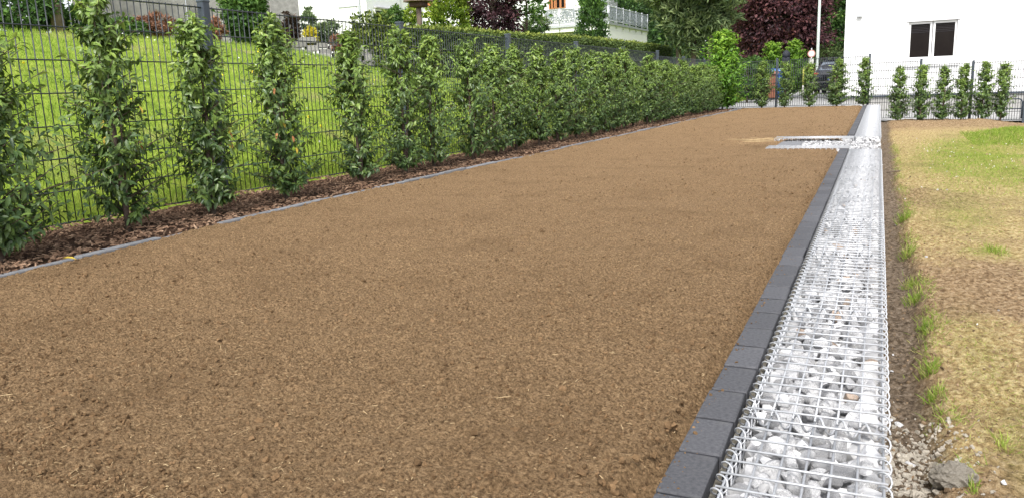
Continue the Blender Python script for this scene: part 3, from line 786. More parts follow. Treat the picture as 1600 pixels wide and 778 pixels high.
# ------------------------------------------------------------------ crowns
def crown_mesh(name, g, ctr, rad, nclump, per, leaf, mat_, spread=.16, droop=0.0, shell=.45, tint=(.35, .22), upd=0.0, shape=None, wl=.55, outd=1.0, flat=.6):
    """clumps of leaves scattered through an ellipsoid (or a shape function of the unit vector)"""
    d = g.normal(size=(nclump, 3)); d /= np.linalg.norm(d, axis=1)[:, None]
    r = shell + (1 - shell) * g.random(nclump) ** .6
    lump = 1 + .16 * np.sin(d[:, 0] * 5 + ctr[0]) * np.cos(d[:, 2] * 6 + 1) + g.normal(0, .05, nclump)
    C = d * r[:, None] * lump[:, None]
    if shape is not None: C = shape(C)
    C = C * np.array(rad) + np.array(ctr)
    ct = g.normal(0, .5, nclump)
    idx = np.repeat(np.arange(nclump), per); n = len(idx)
    off = g.normal(size=(n, 3)); off *= spread * np.mean(rad) * np.array([1, 1, flat])
    P = C[idx] + off
    out = (P - np.array(ctr)) / np.array(rad); out /= np.linalg.norm(out, axis=1)[:, None] + 1e-6
    D = out * outd + g.normal(0, .6, (n, 3)) + np.array([0, 0, upd - droop])
    Nn = out * .8 + np.array([0, 0, .8]) + g.normal(0, .5, (n, 3))
    L = leaf * g.uniform(.6, 1.3, n)
    V, Fc = leafset(P, D, Nn, L, L * wl, LEAF2)
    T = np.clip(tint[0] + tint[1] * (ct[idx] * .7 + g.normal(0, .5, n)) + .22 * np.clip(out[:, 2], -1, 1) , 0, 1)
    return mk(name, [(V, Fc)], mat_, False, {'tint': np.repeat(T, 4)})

def limbs(g, h0, h, r, n, spread, mat_, stems=1, gap=.3):
    parts = []
    for s in range(stems):
        off = np.array([(s - (stems - 1) / 2) * gap, g.normal(0, .1), 0])
        k = 8; zz = np.linspace(-.3, h, k)
        P = np.stack([off[0] + np.cumsum(g.normal(0, .04, k)), off[1] + np.cumsum(g.normal(0, .04, k)), zz], -1)
        parts.append(tube(P, np.linspace(r, r * .25, k)))
        for i in range(n):
            q = g.uniform(h0 / h, .95); a = g.uniform(0, 6.28); b = np.array([np.interp(q * h, zz, P[:, 0]), np.interp(q * h, zz, P[:, 1]), q * h])
            ln = spread * g.uniform(.5, 1) * (1.1 - .5 * q)
            e = b + np.array([math.cos(a) * ln, math.sin(a) * ln, ln * g.uniform(.3, .9)])
            m_ = (b + e) / 2 + g.normal(0, .08 * ln, 3)
            parts.append(tube([b, m_, e], [r * .35, r * .22, r * .08], 4))
    return mk('trunk', parts, mat_, True)

def tree(name, label, pos, H, crown, trunk, cat='tree', group=None):
    t = thing(name, label, cat, pos, 0, group)
    if trunk: link('trunk', trunk, t)
    for c in crown if isinstance(crown, list) else [crown]: link('crown', c, t)
    return t

def ground_at(u, v, Y, z):
    p = at(u, v, Y); return (p.x, Y, z)

g = np.random.default_rng(900)
# big yew with three stems
def yshape(C):
    C = C.copy(); z = C[:, 2]; f = np.where(z < 0, 1 - .55 * np.clip(-z, 0, 1) ** 2, 1 - .25 * np.clip(z, 0, 1)); C[:, 0] *= f; C[:, 1] *= f; return C
tr = limbs(g, 2.6, 6.0, .13, 6, .9, M['trunk'], stems=3, gap=.55)
cr = crown_mesh('crown', g, (0, 0, 4.65), (2.0, 1.7, 3.05), 900, 40, .30, M['yew'], spread=.07, shape=yshape, tint=(.80, .45), upd=.9, wl=.22, shell=.4)
tree('yew_tree', 'tall dark feathery evergreen on three pale trunks behind the hedge row', ground_at(1083, 95, 30, .35), 7, cr, tr)
# copper beeches on the right
tr = limbs(g, 1.2, 6.5, .2, 16, 1.4, M['trunk'])
cr = [crown_mesh('crown', g, (0, 0, 4.6), (2.55, 2.3, 4.0), 700, 52, .20, M['beech'], spread=.10, tint=(.42, .40))]
tree('copper_beech', 'large copper beech with purple leaves right of the dark evergreen', ground_at(1218, 95, 46, 0), 7, cr, tr)
# copper beech on the left behind the clipped hedge
tr = limbs(g, .6, 3.1, .11, 16, .7, M['trunk'])
cr = crown_mesh('crown', g, (0, 0, 2.0), (.80, .85, 1.65), 300, 40, .10, M['beech'], spread=.10, tint=(.25, .25))
p = at(768, 45, 19.5); tree('copper_beech', 'dark purple beech beside the bright thuja behind the clipped hedge', (p.x, 19.5, 1.15), 4, cr, tr)
cr = crown_mesh('crown', g, (0, 0, 1.8), (.60, .6, 1.5), 60, 26, .16, M['broad'], spread=.14, tint=(.55, .3)); tr = limbs(g, .6, 3, .06, 10, .6, M['trunk'])
p = at(818, 45, 21.5); tree('maple_tree', 'loose green broadleaf tree right of the purple beech', (p.x, 21.5, 1.0), 3, cr, tr)
# thuja
def cone(C):
    C = C.copy(); f = 1 - .45 * (C[:, 2] + 1) / 2; C[:, 0] *= f; C[:, 1] *= f; return C
cr = crown_mesh('crown', g, (0, 0, 1.4), (.62, .6, 1.5), 240, 34, .10, M['thuja'], spread=.09, shape=cone, tint=(.5, .35), upd=.9)
p = at(702, 45, 17.5); tree('thuja', 'yellow green thuja bush with a brown dry patch behind the hedge', (p.x, 17.5, 1.1), 3, cr, limbs(g, .2, 2, .05, 4, .3, M['trunk']))
th = bpy.data.objects[-1] if False else None
# columnar cypress before the terrace
def column(C):
    C = C.copy(); f = 1 - .25 * np.clip(C[:, 2], 0, 1); C[:, 0] *= f; C[:, 1] *= f; C[:, 2] = np.sign(C[:, 2]) * np.abs(C[:, 2]) ** .8; return C
cr = crown_mesh('crown', g, (0, 0, 1.55), (.44, .44, 1.65), 330, 38, .09, M['broad'], spread=.09, shape=column, tint=(.38, .3), upd=1.2)
p = at(925, 60, 26); tree('cypress', 'narrow upright evergreen column in front of the terrace railing', (p.x, 26, .95), 3, cr, limbs(g, .2, 2, .05, 4, .2, M['trunk']))
# woodland behind
for i, (u, Y, W_, H_, mt, ti, lb) in enumerate([
        (935, 62, 5.0, 9, 'broad', .25, 'dark leafy tree rising behind the terrace railing'),
        (1010, 66, 5.0, 10, 'broad', .25, 'dark leafy tree behind the right end of the terrace'),
        (1296, 52, 3.2, 9, 'broad', .52, 'bright green broadleaf tree behind the lamp pole'),
        (1330, 60, 4.0, 9, 'broad', .3, 'tall dark green tree half hidden by the white house'),
        (1262, 60, 3.5, 8, 'broad', .22, 'dark green tree behind the copper beech and lamp pole'),
        (1120, 58, 4.5, 8, 'broad', .25, 'dark green tree between the evergreen and the copper beech')]):
    p = at(u, 100, Y)
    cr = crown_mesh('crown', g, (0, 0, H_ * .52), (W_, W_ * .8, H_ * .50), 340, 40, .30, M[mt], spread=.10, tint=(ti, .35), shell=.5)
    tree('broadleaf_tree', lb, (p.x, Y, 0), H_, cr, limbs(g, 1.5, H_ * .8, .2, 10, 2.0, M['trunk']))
# far wood closing the view
far_c = [crown_mesh('wood', g, (x, 95 + 8 * math.sin(x), 6.5), (9, 5, 7.5), 150, 34, .75, M['broad'], spread=.1, tint=(.25, .3)) for x in range(-75, 40, 11)]
for c in far_c:
    o = kind(link('far_wood', c), 'stuff')

# clipped hedge behind the fence
def hedge(x0, x1, y0, y1, zt, per_m2=900):
    g = np.random.default_rng(31)
    n = int((y1 - y0) * 2600); 
    Y = y0 + (y1 - y0) * g.random(n) ** 1.25
    s = g.random(n); top = s < .45
    X = np.where(top, g.uniform(x0, x1, n), x1 + g.normal(0, .03, n))
    zb = lawn_z(np.full(n, x1), Y) - .05; ztp = zt(Y)
    Z = np.where(top, ztp + g.normal(0, .025, n) + .04 * (fbm(X * 3, Y * 3, 5) - .5), zb + (ztp - zb) * g.random(n))
    e = g.random(n) < .06; Y = np.where(e, y0 - .02 + g.normal(0, .03, n), Y); X = np.where(e, g.uniform(x0, x1, n), X); Z = np.where(e, zb + (ztp - zb) * g.random(n), Z)
    P = np.stack([X, Y, Z], -1)
    X2 = X + .05 * (fbm(Y * 2.2, Z * 2.2, 6) - .5) * (~top); P[:, 0] = X2
    o = np.where(top[:, None], [0, 0, 1.0], [1.0, 0, .2])
    D = o * .7 + g.normal(0, .6, (n, 3)); Nn = o + g.normal(0, .5, (n, 3))
    L = g.uniform(.05, .10, n)
    V, Fc = leafset(P, D, Nn, L, L * .6, LEAF2)
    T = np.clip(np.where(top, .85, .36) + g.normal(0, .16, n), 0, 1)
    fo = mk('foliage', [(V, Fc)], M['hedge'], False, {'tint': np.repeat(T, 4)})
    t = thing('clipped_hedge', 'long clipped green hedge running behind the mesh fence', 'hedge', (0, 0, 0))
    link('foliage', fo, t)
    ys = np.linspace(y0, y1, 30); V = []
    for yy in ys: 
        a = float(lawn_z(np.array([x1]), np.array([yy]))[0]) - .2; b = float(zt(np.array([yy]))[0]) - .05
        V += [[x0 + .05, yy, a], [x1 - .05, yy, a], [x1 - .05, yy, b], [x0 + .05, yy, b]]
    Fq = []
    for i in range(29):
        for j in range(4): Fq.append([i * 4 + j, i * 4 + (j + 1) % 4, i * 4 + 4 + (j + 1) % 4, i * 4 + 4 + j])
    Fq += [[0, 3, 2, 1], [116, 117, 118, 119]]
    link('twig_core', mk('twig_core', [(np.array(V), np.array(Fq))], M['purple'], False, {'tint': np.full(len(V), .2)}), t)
HEDGE_Y, HEDGE_Z = [12, 13.4, 15, 18.5, 22.7, 28.7, 34], [1.80, 1.87, 1.92, 1.97, 2.08, 2.13, 2.15]
hedge(-8.75, -7.95, 12.3, 33.5, lambda Y: np.interp(Y, HEDGE_Y, HEDGE_Z))

# ------------------------------------------------------------------ garden on the bank
def bush(name, label, u, v, Y, w_px, h_px, mt, leaf=.07, n=90, per=30, tint=(.45, .3), shape=None, upd=0.0, cat='shrub', z=None, spread=.13):
    p = at(u, v, Y); depth = Y * math.cos(.44) - p.x * math.sin(.44)
    rw = w_px / 2 * depth / F; rh = h_px / 2 * depth / F
    gg = np.random.default_rng(int(u * 7 + v))
    cr = crown_mesh('foliage', gg, (0, 0, rh * .95), (rw, rw, rh), n, per, leaf, M[mt], spread=spread, shape=shape, tint=tint, upd=upd)
    t = thing(name, label, cat, (p.x, Y, p.z)); link('foliage', cr, t)
    link('trunk', limbs(gg, rh * .3, rh * 1.4, max(.015, rw * .06), 6, rw * .6, M['trunk']), t)
    return t
bush('conifer', 'small dark cone shaped conifer before the white house on the bank', 485, 62, 12.6, 22, 48, 'yew', .06, 60, 26, (.45, .25), cone, .8)
bush('barberry', 'brown purple bush at the end of the concrete wall', 455, 70, 12.0, 28, 48, 'purple', .06, 70, 28)
bush('golden_shrub', 'small bright yellow shrub at the foot of the little conifer', 486, 70, 11.9, 22, 24, 'yellow', .05, 50, 22, (.5, .3))
bush('juniper', 'spreading blue green juniper right of the yellow shrub', 511, 66, 12.3, 36, 28, 'yew', .06, 70, 26, (.55, .25), None, .5)
bush('dry_shrub', 'small reddish brown plant above the terrace wall', 527, 78, 11.8, 24, 22, 'rust', .05, 40, 20, (.4, .3))
bush('round_bush', 'round clipped green bush beside the dark house door', 617, 44, 17.5, 34, 30, 'broad', .06, 90, 30, (.5, .2))
bush('climber', 'light green leafy climber left of the wooden bird house post', 644, 42, 17.0, 16, 34, 'thuja', .07, 40, 22, (.55, .25))
bush('low_bush', 'low olive green bush where the clipped hedge begins', 594, 68, 13.2, 26, 24, 'hedge', .06, 70, 28, (.55, .25))
bush('round_bush', 'rounded grey green bush under the left end of the terrace railing', 838, 54, 23, 40, 26, 'yew', .08, 70, 28, (.6, .25))
bush('rust_shrub', 'rust coloured dry bush at the base of the concrete wall beside the tallest post', 338, 62, 9.9, 26, 30, 'rust', .05, 50, 24, (.5, .3))
bush('rust_shrub', 'reddish dry brush at the foot of the concrete wall left of the tallest post', 240, 58, 9.5, 70, 30, 'rust', .06, 70, 26, (.3, .3))
bush('wild_shrub', 'dark green wild shrub at the top left corner on the bank', 40, 48, 8.6, 105, 60, 'broad', .09, 130, 32, (.42, .3))
bush('wild_shrub', 'dark green brush between the brown trunk and the concrete wall', 118, 52, 9.4, 60, 40, 'broad', .08, 90, 30, (.32, .3))
bush('wild_shrub', 'low green brush growing in front of the concrete wall', 190, 56, 9.0, 70, 20, 'broad', .07, 70, 26, (.38, .25))
bush('ivy', 'dense bright green ivy covering the concrete wall end', 390, 62, 11.2, 62, 78, 'broad', .09, 190, 32, (.55, .25), None, 0, 'ivy')
# trunk at the upper left
p = at(92, 52, 8.9)
gg = np.random.default_rng(5)
t = thing('bare_trunk', 'thick reddish brown tree trunk at the upper left on the bank', 'tree', (p.x, 8.9, p.z))
link('trunk', mk('trunk', [tube(np.array([[0, 0, -.2], [.01, 0, .5], [.0, .02, 1.2], [.03, 0, 2.2], [.02, .03, 3.4]]), [.12, .10, .095, .09, .07], 6)], M['wood'], True), t)
link('crown', crown_mesh('crown', gg, (0, 0, 3.6), (1.3, 1.3, .9), 90, 30, .12, M['broad'], tint=(.4, .3)), t)

# concrete retaining wall with pillar
t = thing('concrete_wall', 'weathered grey concrete retaining wall above the lawn bank', 'wall', (0, 0, 0))
def wall_piece(name, x0, y0, x1, y1, z0, z1, th, mt):
    d = Vector((x1 - x0, y1 - y0, 0)); ln = d.length; a = math.atan2(d.y, d.x)
    o = link(name, bevbox(name, 0, 0, z0, ln, th, z1, .01, mt), t, (x0, y0, 0), (0, 0, a)); return o
WA, WB = at(120, 58, 10.2), at(352, 62, 12.0); WC = at(428, 66, 12.9); WD = at(472, 70, 13.4)
n = 4
for i in range(n):
    q0, q1 = i / n, (i + 1) / n
    wall_piece('wall_panel', WA.x + (WB.x - WA.x) * q0 + .006, WA.y + (WB.y - WA.y) * q0, WA.x + (WB.x - WA.x) * q1 - .006, WA.y + (WB.y - WA.y) * q1, 1.2, 3.4, .2, M['concrete'])
wall_piece('pillar', WB.x - .01, WB.y - .05, WB.x + .16, WB.y, 1.2, 3.6, .3, M['block'])
wall_piece('wall_panel', WB.x + .17, WB.y + .08, WC.x, WC.y, 1.2, 3.5, .2, M['concrete'])
wall_piece('wall_panel', WC.x + .02, WC.y - .04, WD.x, WD.y, 1.2, 3.5, .2, M['block'])  # paler stone colour stands in for sunlight on this wall end

# dry stone terrace wall
t = thing('terrace_wall', 'low dry stone terrace wall of grey blocks on the lawn bank', 'wall', (0, 0, 0))
A_, B_ = at(468, 80, 11.2), at(562, 106, 12.0)
gg = np.random.default_rng(3)
BLK = [bevbox('block', 0, 0, 0, 1, 1, 1, .04, M['block']) for _ in range(1)]
dx = Vector((B_.x - A_.x, B_.y - A_.y, 0)); ln = dx.length; ang = math.atan2(dx.y, dx.x)
for r in range(5):
    s = -.1 + .1 * (r % 2)
    while s < ln + .3:
        wdt = gg.uniform(.18, .34); q = s / ln
        zb = A_.z + (B_.z - A_.z) * q - .18
        zz = zb + r * .105
        if zz < A_.z + .16:
            o = link('block', BLK[0], t, (A_.x + dx.x * q + .02 * gg.normal(), A_.y + dx.y * q + r * .03, zz), (gg.normal(0, .02), gg.normal(0, .02), ang + gg.normal(0, .05)), (wdt - .012, .22, .098))
        s += wdt

# ------------------------------------------------------------------ houses
def quadwall(name, pts_list, mat_, parent):
    return link(name, mk(name, pts_list, mat_), parent)
# white house on the right
HX0, HY0 = at(1317, 120, 26).x, 26.0
wx0, wx1, wz0, wz1 = .70, 1.93, 1.10, 2.15
t = thing('white_house', 'plain white rendered house on the right with a double window', 'house', (0, 0, 0))
HX1, HTOP, HB = 11.0, 6.0, .10
th_ = .3
quadwall('wall', [box(HX0, HY0, HB, wx0, HY0 + th_, HTOP), box(wx1, HY0, HB, HX1, HY0 + th_, HTOP), box(wx0 + .0005, HY0, HB, wx1 - .0005, HY0 + th_, wz0), box(wx0 + .0005, HY0, wz1, wx1 - .0005, HY0 + th_, HTOP),
                  box(HX0, HY0 + th_ + .001, HB, HX0 + th_, HY0 + 9, HTOP), box(HX1 - th_, HY0 + th_ + .001, HB, HX1, HY0 + 9, HTOP), box(HX0 + th_ + .001, HY0 + 8.7, HB, HX1 - th_ - .001, HY0 + 9, HTOP)], M['white'], t)
link('drip_strip', mk('drip_strip', [box(HX0 - .01, HY0 - .03, HB - .03, HX1, HY0 - .001, HB + .02)], M['post']), t)
quadwall('plinth', [box(HX0 + .02, HY0 + .03, -.6, HX1 - .02, HY0 + 8.9, HB - .003)], M['plinth'], t)
rf = [(np.array([[HX0 - .4, HY0 - .4, HTOP], [HX1 + .4, HY0 - .4, HTOP], [HX1 + .4, HY0 + 9.4, HTOP], [HX0 - .4, HY0 + 9.4, HTOP], [HX0 - .4, HY0 + 4.5, HTOP + 3], [HX1 + .4, HY0 + 4.5, HTOP + 3]]), np.array([[0, 1, 5, 4], [2, 3, 4, 5], [0, 3, 2, 1]]))]
quadwall('roof', rf, M['plinth'], t)
wn = link('window', mk('window', [box(wx0 + .002, HY0 + .16, wz0 + .002, wx1 - .002, HY0 + .2, wz1 - .002)], M['frame']), t)
def win_frame(x0, x1, z0, z1, y, b, d):
    return [box(x0, y, z0, x1, y + d, z0 + b), box(x0, y, z1 - b, x1, y + d, z1), box(x0, y, z0 + b + .0005, x0 + b, y + d, z1 - b - .0005), box(x1 - b, y, z0 + b + .0005, x1, y + d, z1 - b - .0005)]
mid = (wx0 + wx1) / 2 + .0
for a, b in ((wx0 + .006, mid - .012), (mid + .012, wx1 - .006)):
    link('frame', mk('frame', win_frame(a, b, wz0 + .01, wz1 - .01, HY0 + .05, .055, .09), M['frame']), wn)
    link('pane', mk('pane', [box(a + .057, HY0 + .10, wz0 + .067, b - .057, HY0 + .11, wz1 - .067)], M['pane']), wn)
    bl = []
    for k in range(5):
        xx = np.linspace(a + .06, b - .06, 9); zz = wz1 - .10 - k * .045 - .02 * np.cos((xx - (a + b) / 2) / (b - a) * 3)
        bl.append(tube(np.stack([xx, np.full(9, HY0 + .096), zz], -1), .006, 4))
    link('blind', mk('blind', bl, M['blind']), wn)
link('lintel', bevbox('lintel', wx0 - .06, HY0 - .03, wz1 + .001, wx1 + .06, HY0 - .001, wz1 + .045, .004, M['frame']), wn)
link('sill', bevbox('sill', wx0 - .10, HY0 - .06, wz0 - .20, wx1 + .10, HY0 - .001, wz0 - .002, .006, M['frame']), wn)
p = at(1343, 26, 26)
lm = link('wall_hook', bevbox('wall_hook', -.07, -.10, -.03, .07, 0, .01, .006, M['steel']), t, (p.x, HY0 - .002, p.z))

# white house on the upper left
cx, cy = at(570, 20, 36).x, 36.0
t = thing('white_house', 'white house at the upper left with a grey downpipe and dark door', 'house', (0, 0, 0))
Xl = at(440, 20, 36).x; Yr = 39.3
Z0, Z1 = 1.0, 9.0
zc = lambda u, v, Y: at(u, v, Y).z
quadwall('wall', [box(Xl, cy, Z0, cx, cy + 6, Z1)], M['white'], t)
side = thing if False else None
quadwall('side_wall', [box(cx + .002, cy + .02, Z0, cx + .12, Yr, Z1)], M['lilac'], t)
link('garage_panel', bevbox('garage_panel', at(531, 20, 36).x, cy - .05, zc(545, 50, 36), at(558, 20, 36).x, cy - .002, zc(545, 12, 36), .01, M['lilac']), t)
link('panel_lintel', bevbox('panel_lintel', at(530, 20, 36).x, cy - .09, zc(545, 12, 36), at(559, 20, 36).x, cy - .002, zc(545, 10.5, 36), .005, M['steel']), t)
link('downpipe', mk('downpipe', [tube([[at(563, 20, 36).x, cy - .08, Z0], [at(563, 20, 36).x, cy - .08, Z1]], .06)], M['steel'], True), t)
sx = cx + .12
def yside(u): # distance along side wall where pixel column u meets it
    lo, hi = 36.0, 42.0
    for _ in range(40):
        m_ = (lo + hi) / 2
        if at(u, 30, m_).x > sx: lo = m_
        else: hi = m_
    return lo
ya, yb_, yc = yside(587), yside(601), yside(616)
dz = zc(590, 17, ya)
d = link('door', bevbox('door', sx + .001, ya, zc(590, 62, ya), sx + .04, yb_, dz, .008, M['pane']), t)
link('door_frame', mk('door_frame', [box(sx + .001, ya - .12, dz + .002, sx + .08, yc, dz + .1), box(sx + .001, ya - .12, Z0, sx + .05, ya - .002, dz), box(sx + .001, yb_ + .002, Z0, sx + .05, yb_ + .1, dz)], M['frame']), d)
link('canopy_strip', bevbox('canopy_strip', sx + .001, ya - .15, dz + .103, sx + .2, yc + .9, dz + .19, .01, M['plinth']), t)
link('wall_lamp', bevbox('wall_lamp', sx + .001, yside(577), zc(578, 20, 36.3), sx + .15, yside(577) + .12, zc(578, 15, 36.3), .02, M['steel']), t)

# house with terrace
t = thing('terrace_house', 'white house with orange wood windows behind the railed terrace', 'house', (0, 0, 0))
hx0, hx1 = at(642, 30, 54).x, at(912, 10, 54).x
quadwall('wall', [box(hx0, 54, 0, hx1, 62, 9)], M['white'], t)
for u0, u1 in ((858, 868), (868.6, 884)):
    wi = link('window', mk('window', [box(at(u0, 5, 54).x, 53.93, zc(870, 14, 54), at(u1, 5, 54).x, 53.995, zc(870, -12, 54))], M['orange']), t)
    a, b = at(u0 + 2, 5, 54).x, at(u1 - 2, 5, 54).x
    m_ = (a + b) / 2
    link('pane', mk('pane', [box(a, 53.90, zc(870, 12.6, 54), m_ - .08, 53.928, zc(870, -9, 54)), box(m_ + .08, 53.90, zc(870, 12.6, 54), b, 53.928, zc(870, -9, 54))], M['pane']), wi)
wi = link('window', mk('window', [box(at(639, 5, 54).x, 53.9, zc(665, 6, 54), at(684, 5, 54).x, 53.99, zc(665, -30, 54))], M['darkwood']), t)
link('sill', mk('sill', [box(at(639, 5, 54).x, 53.8, zc(665, 10.5, 54), at(684, 5, 54).x, 53.99, zc(665, 6.5, 54))], M['orange']), wi)
# terrace block
kx, ky = at(950, 40, 42).x, 42.0; lx = at(826, 40, 42).x
def yon(u, X):
    lo, hi = 30.0, 70.0
    for _ in range(50):
        m_ = (lo + hi) / 2
        if at(u, 40, m_).x > X: lo = m_
        else: hi = m_
    return lo
kyr = yon(1011, kx)
ztop = zc(950, 35, 42)
t2 = thing('terrace', 'raised white terrace with a patterned metal railing', 'terrace', (0, 0, 0))
quadwall('base', [box(lx, ky + .02, zc(905, 49, 42), kx - .001, kyr, ztop - .13)], M['white'], t2)
quadwall('lower_front', [box(lx + 1, ky + .5, -.5, at(936, 40, 42).x, kyr - .5, zc(905, 49, 42) - .003)], M['plinth'], t2)  # plain grey block set back below the white base
quadwall('side_wall', [box(at(938, 40, 42).x, ky + .03, -.5, kx - .002, kyr - .01, zc(905, 49, 42) - .004)], M['white'], t2)
quadwall('slab', [box(lx - .1, ky - .08, ztop - .12, kx + .08, kyr + .05, ztop)], M['steel'], t2)
zr = zc(950, 9.5, 42)
def rail(p0, p1, n, nm):
    r = link('railing', mk('railing', [tube([[*p0, zr], [*p1, zr]], .03, 6), tube([[*p0, ztop + .1], [*p1, ztop + .1]], .025, 6)], M['steel'], True), t2)
    gg = np.random.default_rng(n)
    for i in range(n + 1):
        q = i / n; x, y_ = p0[0] + (p1[0] - p0[0]) * q, p0[1] + (p1[1] - p0[1]) * q
        link('railing_post', mk('railing_post', [tube([[x, y_, ztop - .3], [x, y_, zr + .08]], .035, 6)], M['steel'], True), r)
        if i < n:
            cv = []
            L_ = math.hypot(p1[0] - p0[0], p1[1] - p0[1]) / n; ux, uy = (p1[0] - p0[0]) / (L_ * n), (p1[1] - p0[1]) / (L_ * n)
            m_ = int(95 * L_)
            for k in range(m_):
                s0 = gg.uniform(.03, L_ - .03); z_ = gg.uniform(ztop + .14, zr - .04); a = gg.uniform(0, 6.28); rr = gg.uniform(.06, .17); tt = np.linspace(0, gg.uniform(2, 4.5), 7)
                ss = np.clip(s0 + rr * (np.cos(a + tt) - np.cos(a)), .02, L_ - .02); zz = np.clip(z_ + rr * (np.sin(a + tt) - np.sin(a)), ztop + .12, zr - .03)
                cv.append(tube(np.stack([x + ux * ss, y_ + uy * ss, zz], -1), .016, 4))
            link('scroll_panel', mk('scroll_panel', cv, M['railing'], True), r)
rail((lx, ky), (kx, ky), 5, 'a'); rail((kx + .03, ky + .1), (kx + .03, kyr), 6, 'b')

# bird house on a post
p = at(656, 44, 16.0)
t = thing('bird_house', 'dark thatched bird house on a wooden post before the white wall', 'bird house', (p.x, 16.0, p.z - .1))
hh = (zc(656, 12, 16) - p.z) + .1
link('post', mk('post', [tube([[0, 0, -.1], [0, 0, hh]], .06, 6)], M['wood'], True), t)
link('house', bevbox('house', -.16, -.16, hh, .16, .16, hh + .14, .02, M['darkwood']), t)
link('roof', mk('roof', [tube(np.array([[0, 0, hh + .12], [0, 0, hh + .16], [0, 0, hh + .26], [0, 0, hh + .34]]), [.34, .33, .20, .03], 6)], M['wood'], False), t)

# ------------------------------------------------------------------ court behind the back fence
def wheelie(label, u, v, Y, H, mb, ml, rz):
    p = at(u, v, Y); t = thing('wheelie_bin', label, 'bin', (p.x, Y, -.02), rz)
    bm = bmesh.new()
    rings = [(.20, .22, .06), (.215, .235, .3), (.25, .28, H * .86), (.265, .30, H * .90)]
    vv = []
    for a, b, z in rings:
        vv.append([bm.verts.new((sx_ * a + 0, sy_ * b, z)) for sx_, sy_ in ((-1, -1), (1, -1), (1, 1), (-1, 1))])
    for r in range(3):
        for j in range(4): bm.faces.new([vv[r][j], vv[r][(j + 1) % 4], vv[r + 1][(j + 1) % 4], vv[r + 1][j]])
    bm.faces.new(vv[0][::-1]); bm.faces.new(vv[3])
    bmesh.ops.bevel(bm, geom=bm.edges[:], offset=.02, segments=2, affect='EDGES')
    me = bpy.data.meshes.new('body'); bm.to_mesh(me); bm.free(); me.materials.append(mb); link('body', me, t)
    bm = bmesh.new()
    prof = [(-.33, H * .905), (-.30, H * .95), (.0, H * 1.0), (.24, H * .98), (.33, H * .92), (.33, H * .905)]
    A2 = [bm.verts.new((-.28, y_, z)) for y_, z in prof]; B2 = [bm.verts.new((.28, y_, z)) for y_, z in prof]
    bm.faces.new(A2[::-1]); bm.faces.new(B2)
    for j in range(6): bm.faces.new([A2[j], A2[(j + 1) % 6], B2[(j + 1) % 6], B2[j]])
    bmesh.ops.recalc_face_normals(bm, faces=bm.faces[:])
    me = bpy.data.meshes.new('lid'); bm.to_mesh(me); bm.free(); me.materials.append(ml); link('lid', me, t)
    link('handle', mk('handle', [tube([[-.22, .36, H * .88], [.22, .36, H * .88]], .017)], ml, True), t)
    for s in (-1, 1): link('wheel', mk('wheel', [tube([[s * .25, .22, .1], [s * .30, .22, .1]], .10, 6)], M['rubber'], False), t)
wheelie('blue wheelie bin with a light blue lid behind the back fence', 1213, 140, 31.2, 1.10, M['blue'], M['bluelid'], .25)
wheelie('brown wheelie bin in front of the blue bin', 1202, 140, 30.0, 1.0, M['brown'], M['brown'], .2)
# charcoal pillar
p = at(1228, 100, 31.6); zt_ = zc(1228, 78, 31.6)
t = thing('pillar', 'tall charcoal pillar with a rounded top in front of the bright bush', 'pillar', (p.x, 31.6, -.03))
link('shaft', bevbox('shaft', -.13, -.13, 0, .13, .13, zt_ - .25, .03, M['charcoal'], 2), t)
link('cap', mk('cap', [tube(np.array([[0, 0, zt_ - .249], [0, 0, zt_ - .12], [0, 0, zt_ - .03], [0, 0, zt_]]), [.155, .15, .10, .03], 6)], M['charcoal'], True), t)
# bright laurels
BL = [laurel_mesh(810, 2.0, .46, 190, 0, 'bright', m=16, leafL=.11, z0=.12), laurel_mesh(811, 2.1, .62, 170, 0, 'bright', m=16, leafL=.13, z0=.2)]
shrub(-3.58, 20.7, -.02, BL[0], 'big bright lime green laurel at the far end of the shrub row', 'bright green laurels at the back', 0, (1.12, 1.1, .97), 'bright_laurel')
p = at(1206, 110, 32.8); shrub(p.x, 32.8, -.02, BL[1], 'bright lime green laurel behind the blue bin', 'bright green laurels at the back', 1, (1, 1, 1.0), 'bright_laurel')
p = at(1240, 110, 33.4); shrub(p.x, 33.4, -.02, BL[1], 'bright lime green laurel right of the charcoal pillar', 'bright green laurels at the back', 3, (.85, .85, 1.03), 'bright_laurel')
bush('wild_shrub', 'dark green shrub behind the back fence beside the big bright laurel', 1172, 152, 27.5, 52, 62, 'broad', .10, 110, 30, (.35, .3))
bush('low_bush', 'small dark green bush left of the pale yellow post', 1243, 134, 36, 24, 30, 'hedge', .09, 60, 26, (.5, .3))
bush('dry_shrub', 'straw coloured small bush between the yellow post and the dark car', 1262, 128, 37, 14, 24, 'rust', .08, 40, 20, (.9, .2))
# yellow post
p0, p1 = at(1254, 150, 33), at(1253, 108, 33)
t = thing('marker_post', 'slim pale yellow post with a white foot on the pavement', 'post', (p0.x, 33, -.03))
hz_ = p1.z + .03
link('upper_post', mk('upper_post', [tube([[0, 0, hz_ * .42], [0, 0, hz_]], .045)], M['lime'], True), t)
link('lower_post', mk('lower_post', [tube([[0, 0, 0], [0, 0, hz_ * .42 - .001]], .046)], M['signwhite'], True), t)
# lamp pole
p = at(1277, 100, 43.2)
t = thing('street_lamp', 'tall pale street lamp pole rising behind the dark car', 'street lamp', (p.x, 43.2, -.03))
link('pole', mk('pole', [tube([[0, 0, 0], [0, 0, 1.2], [.0, 0, 6.2]], [.10, .085, .06], 6)], M['lamp'], True), t)
link('lamp_head', bevbox('lamp_head', -.12, -.8, 6.15, .12, .05, 6.3, .04, M['steel']), t)
link('base_collar', mk('base_collar', [tube([[0, 0, .0], [0, 0, .5]], .115, 6)], M['lamp'], True), t)
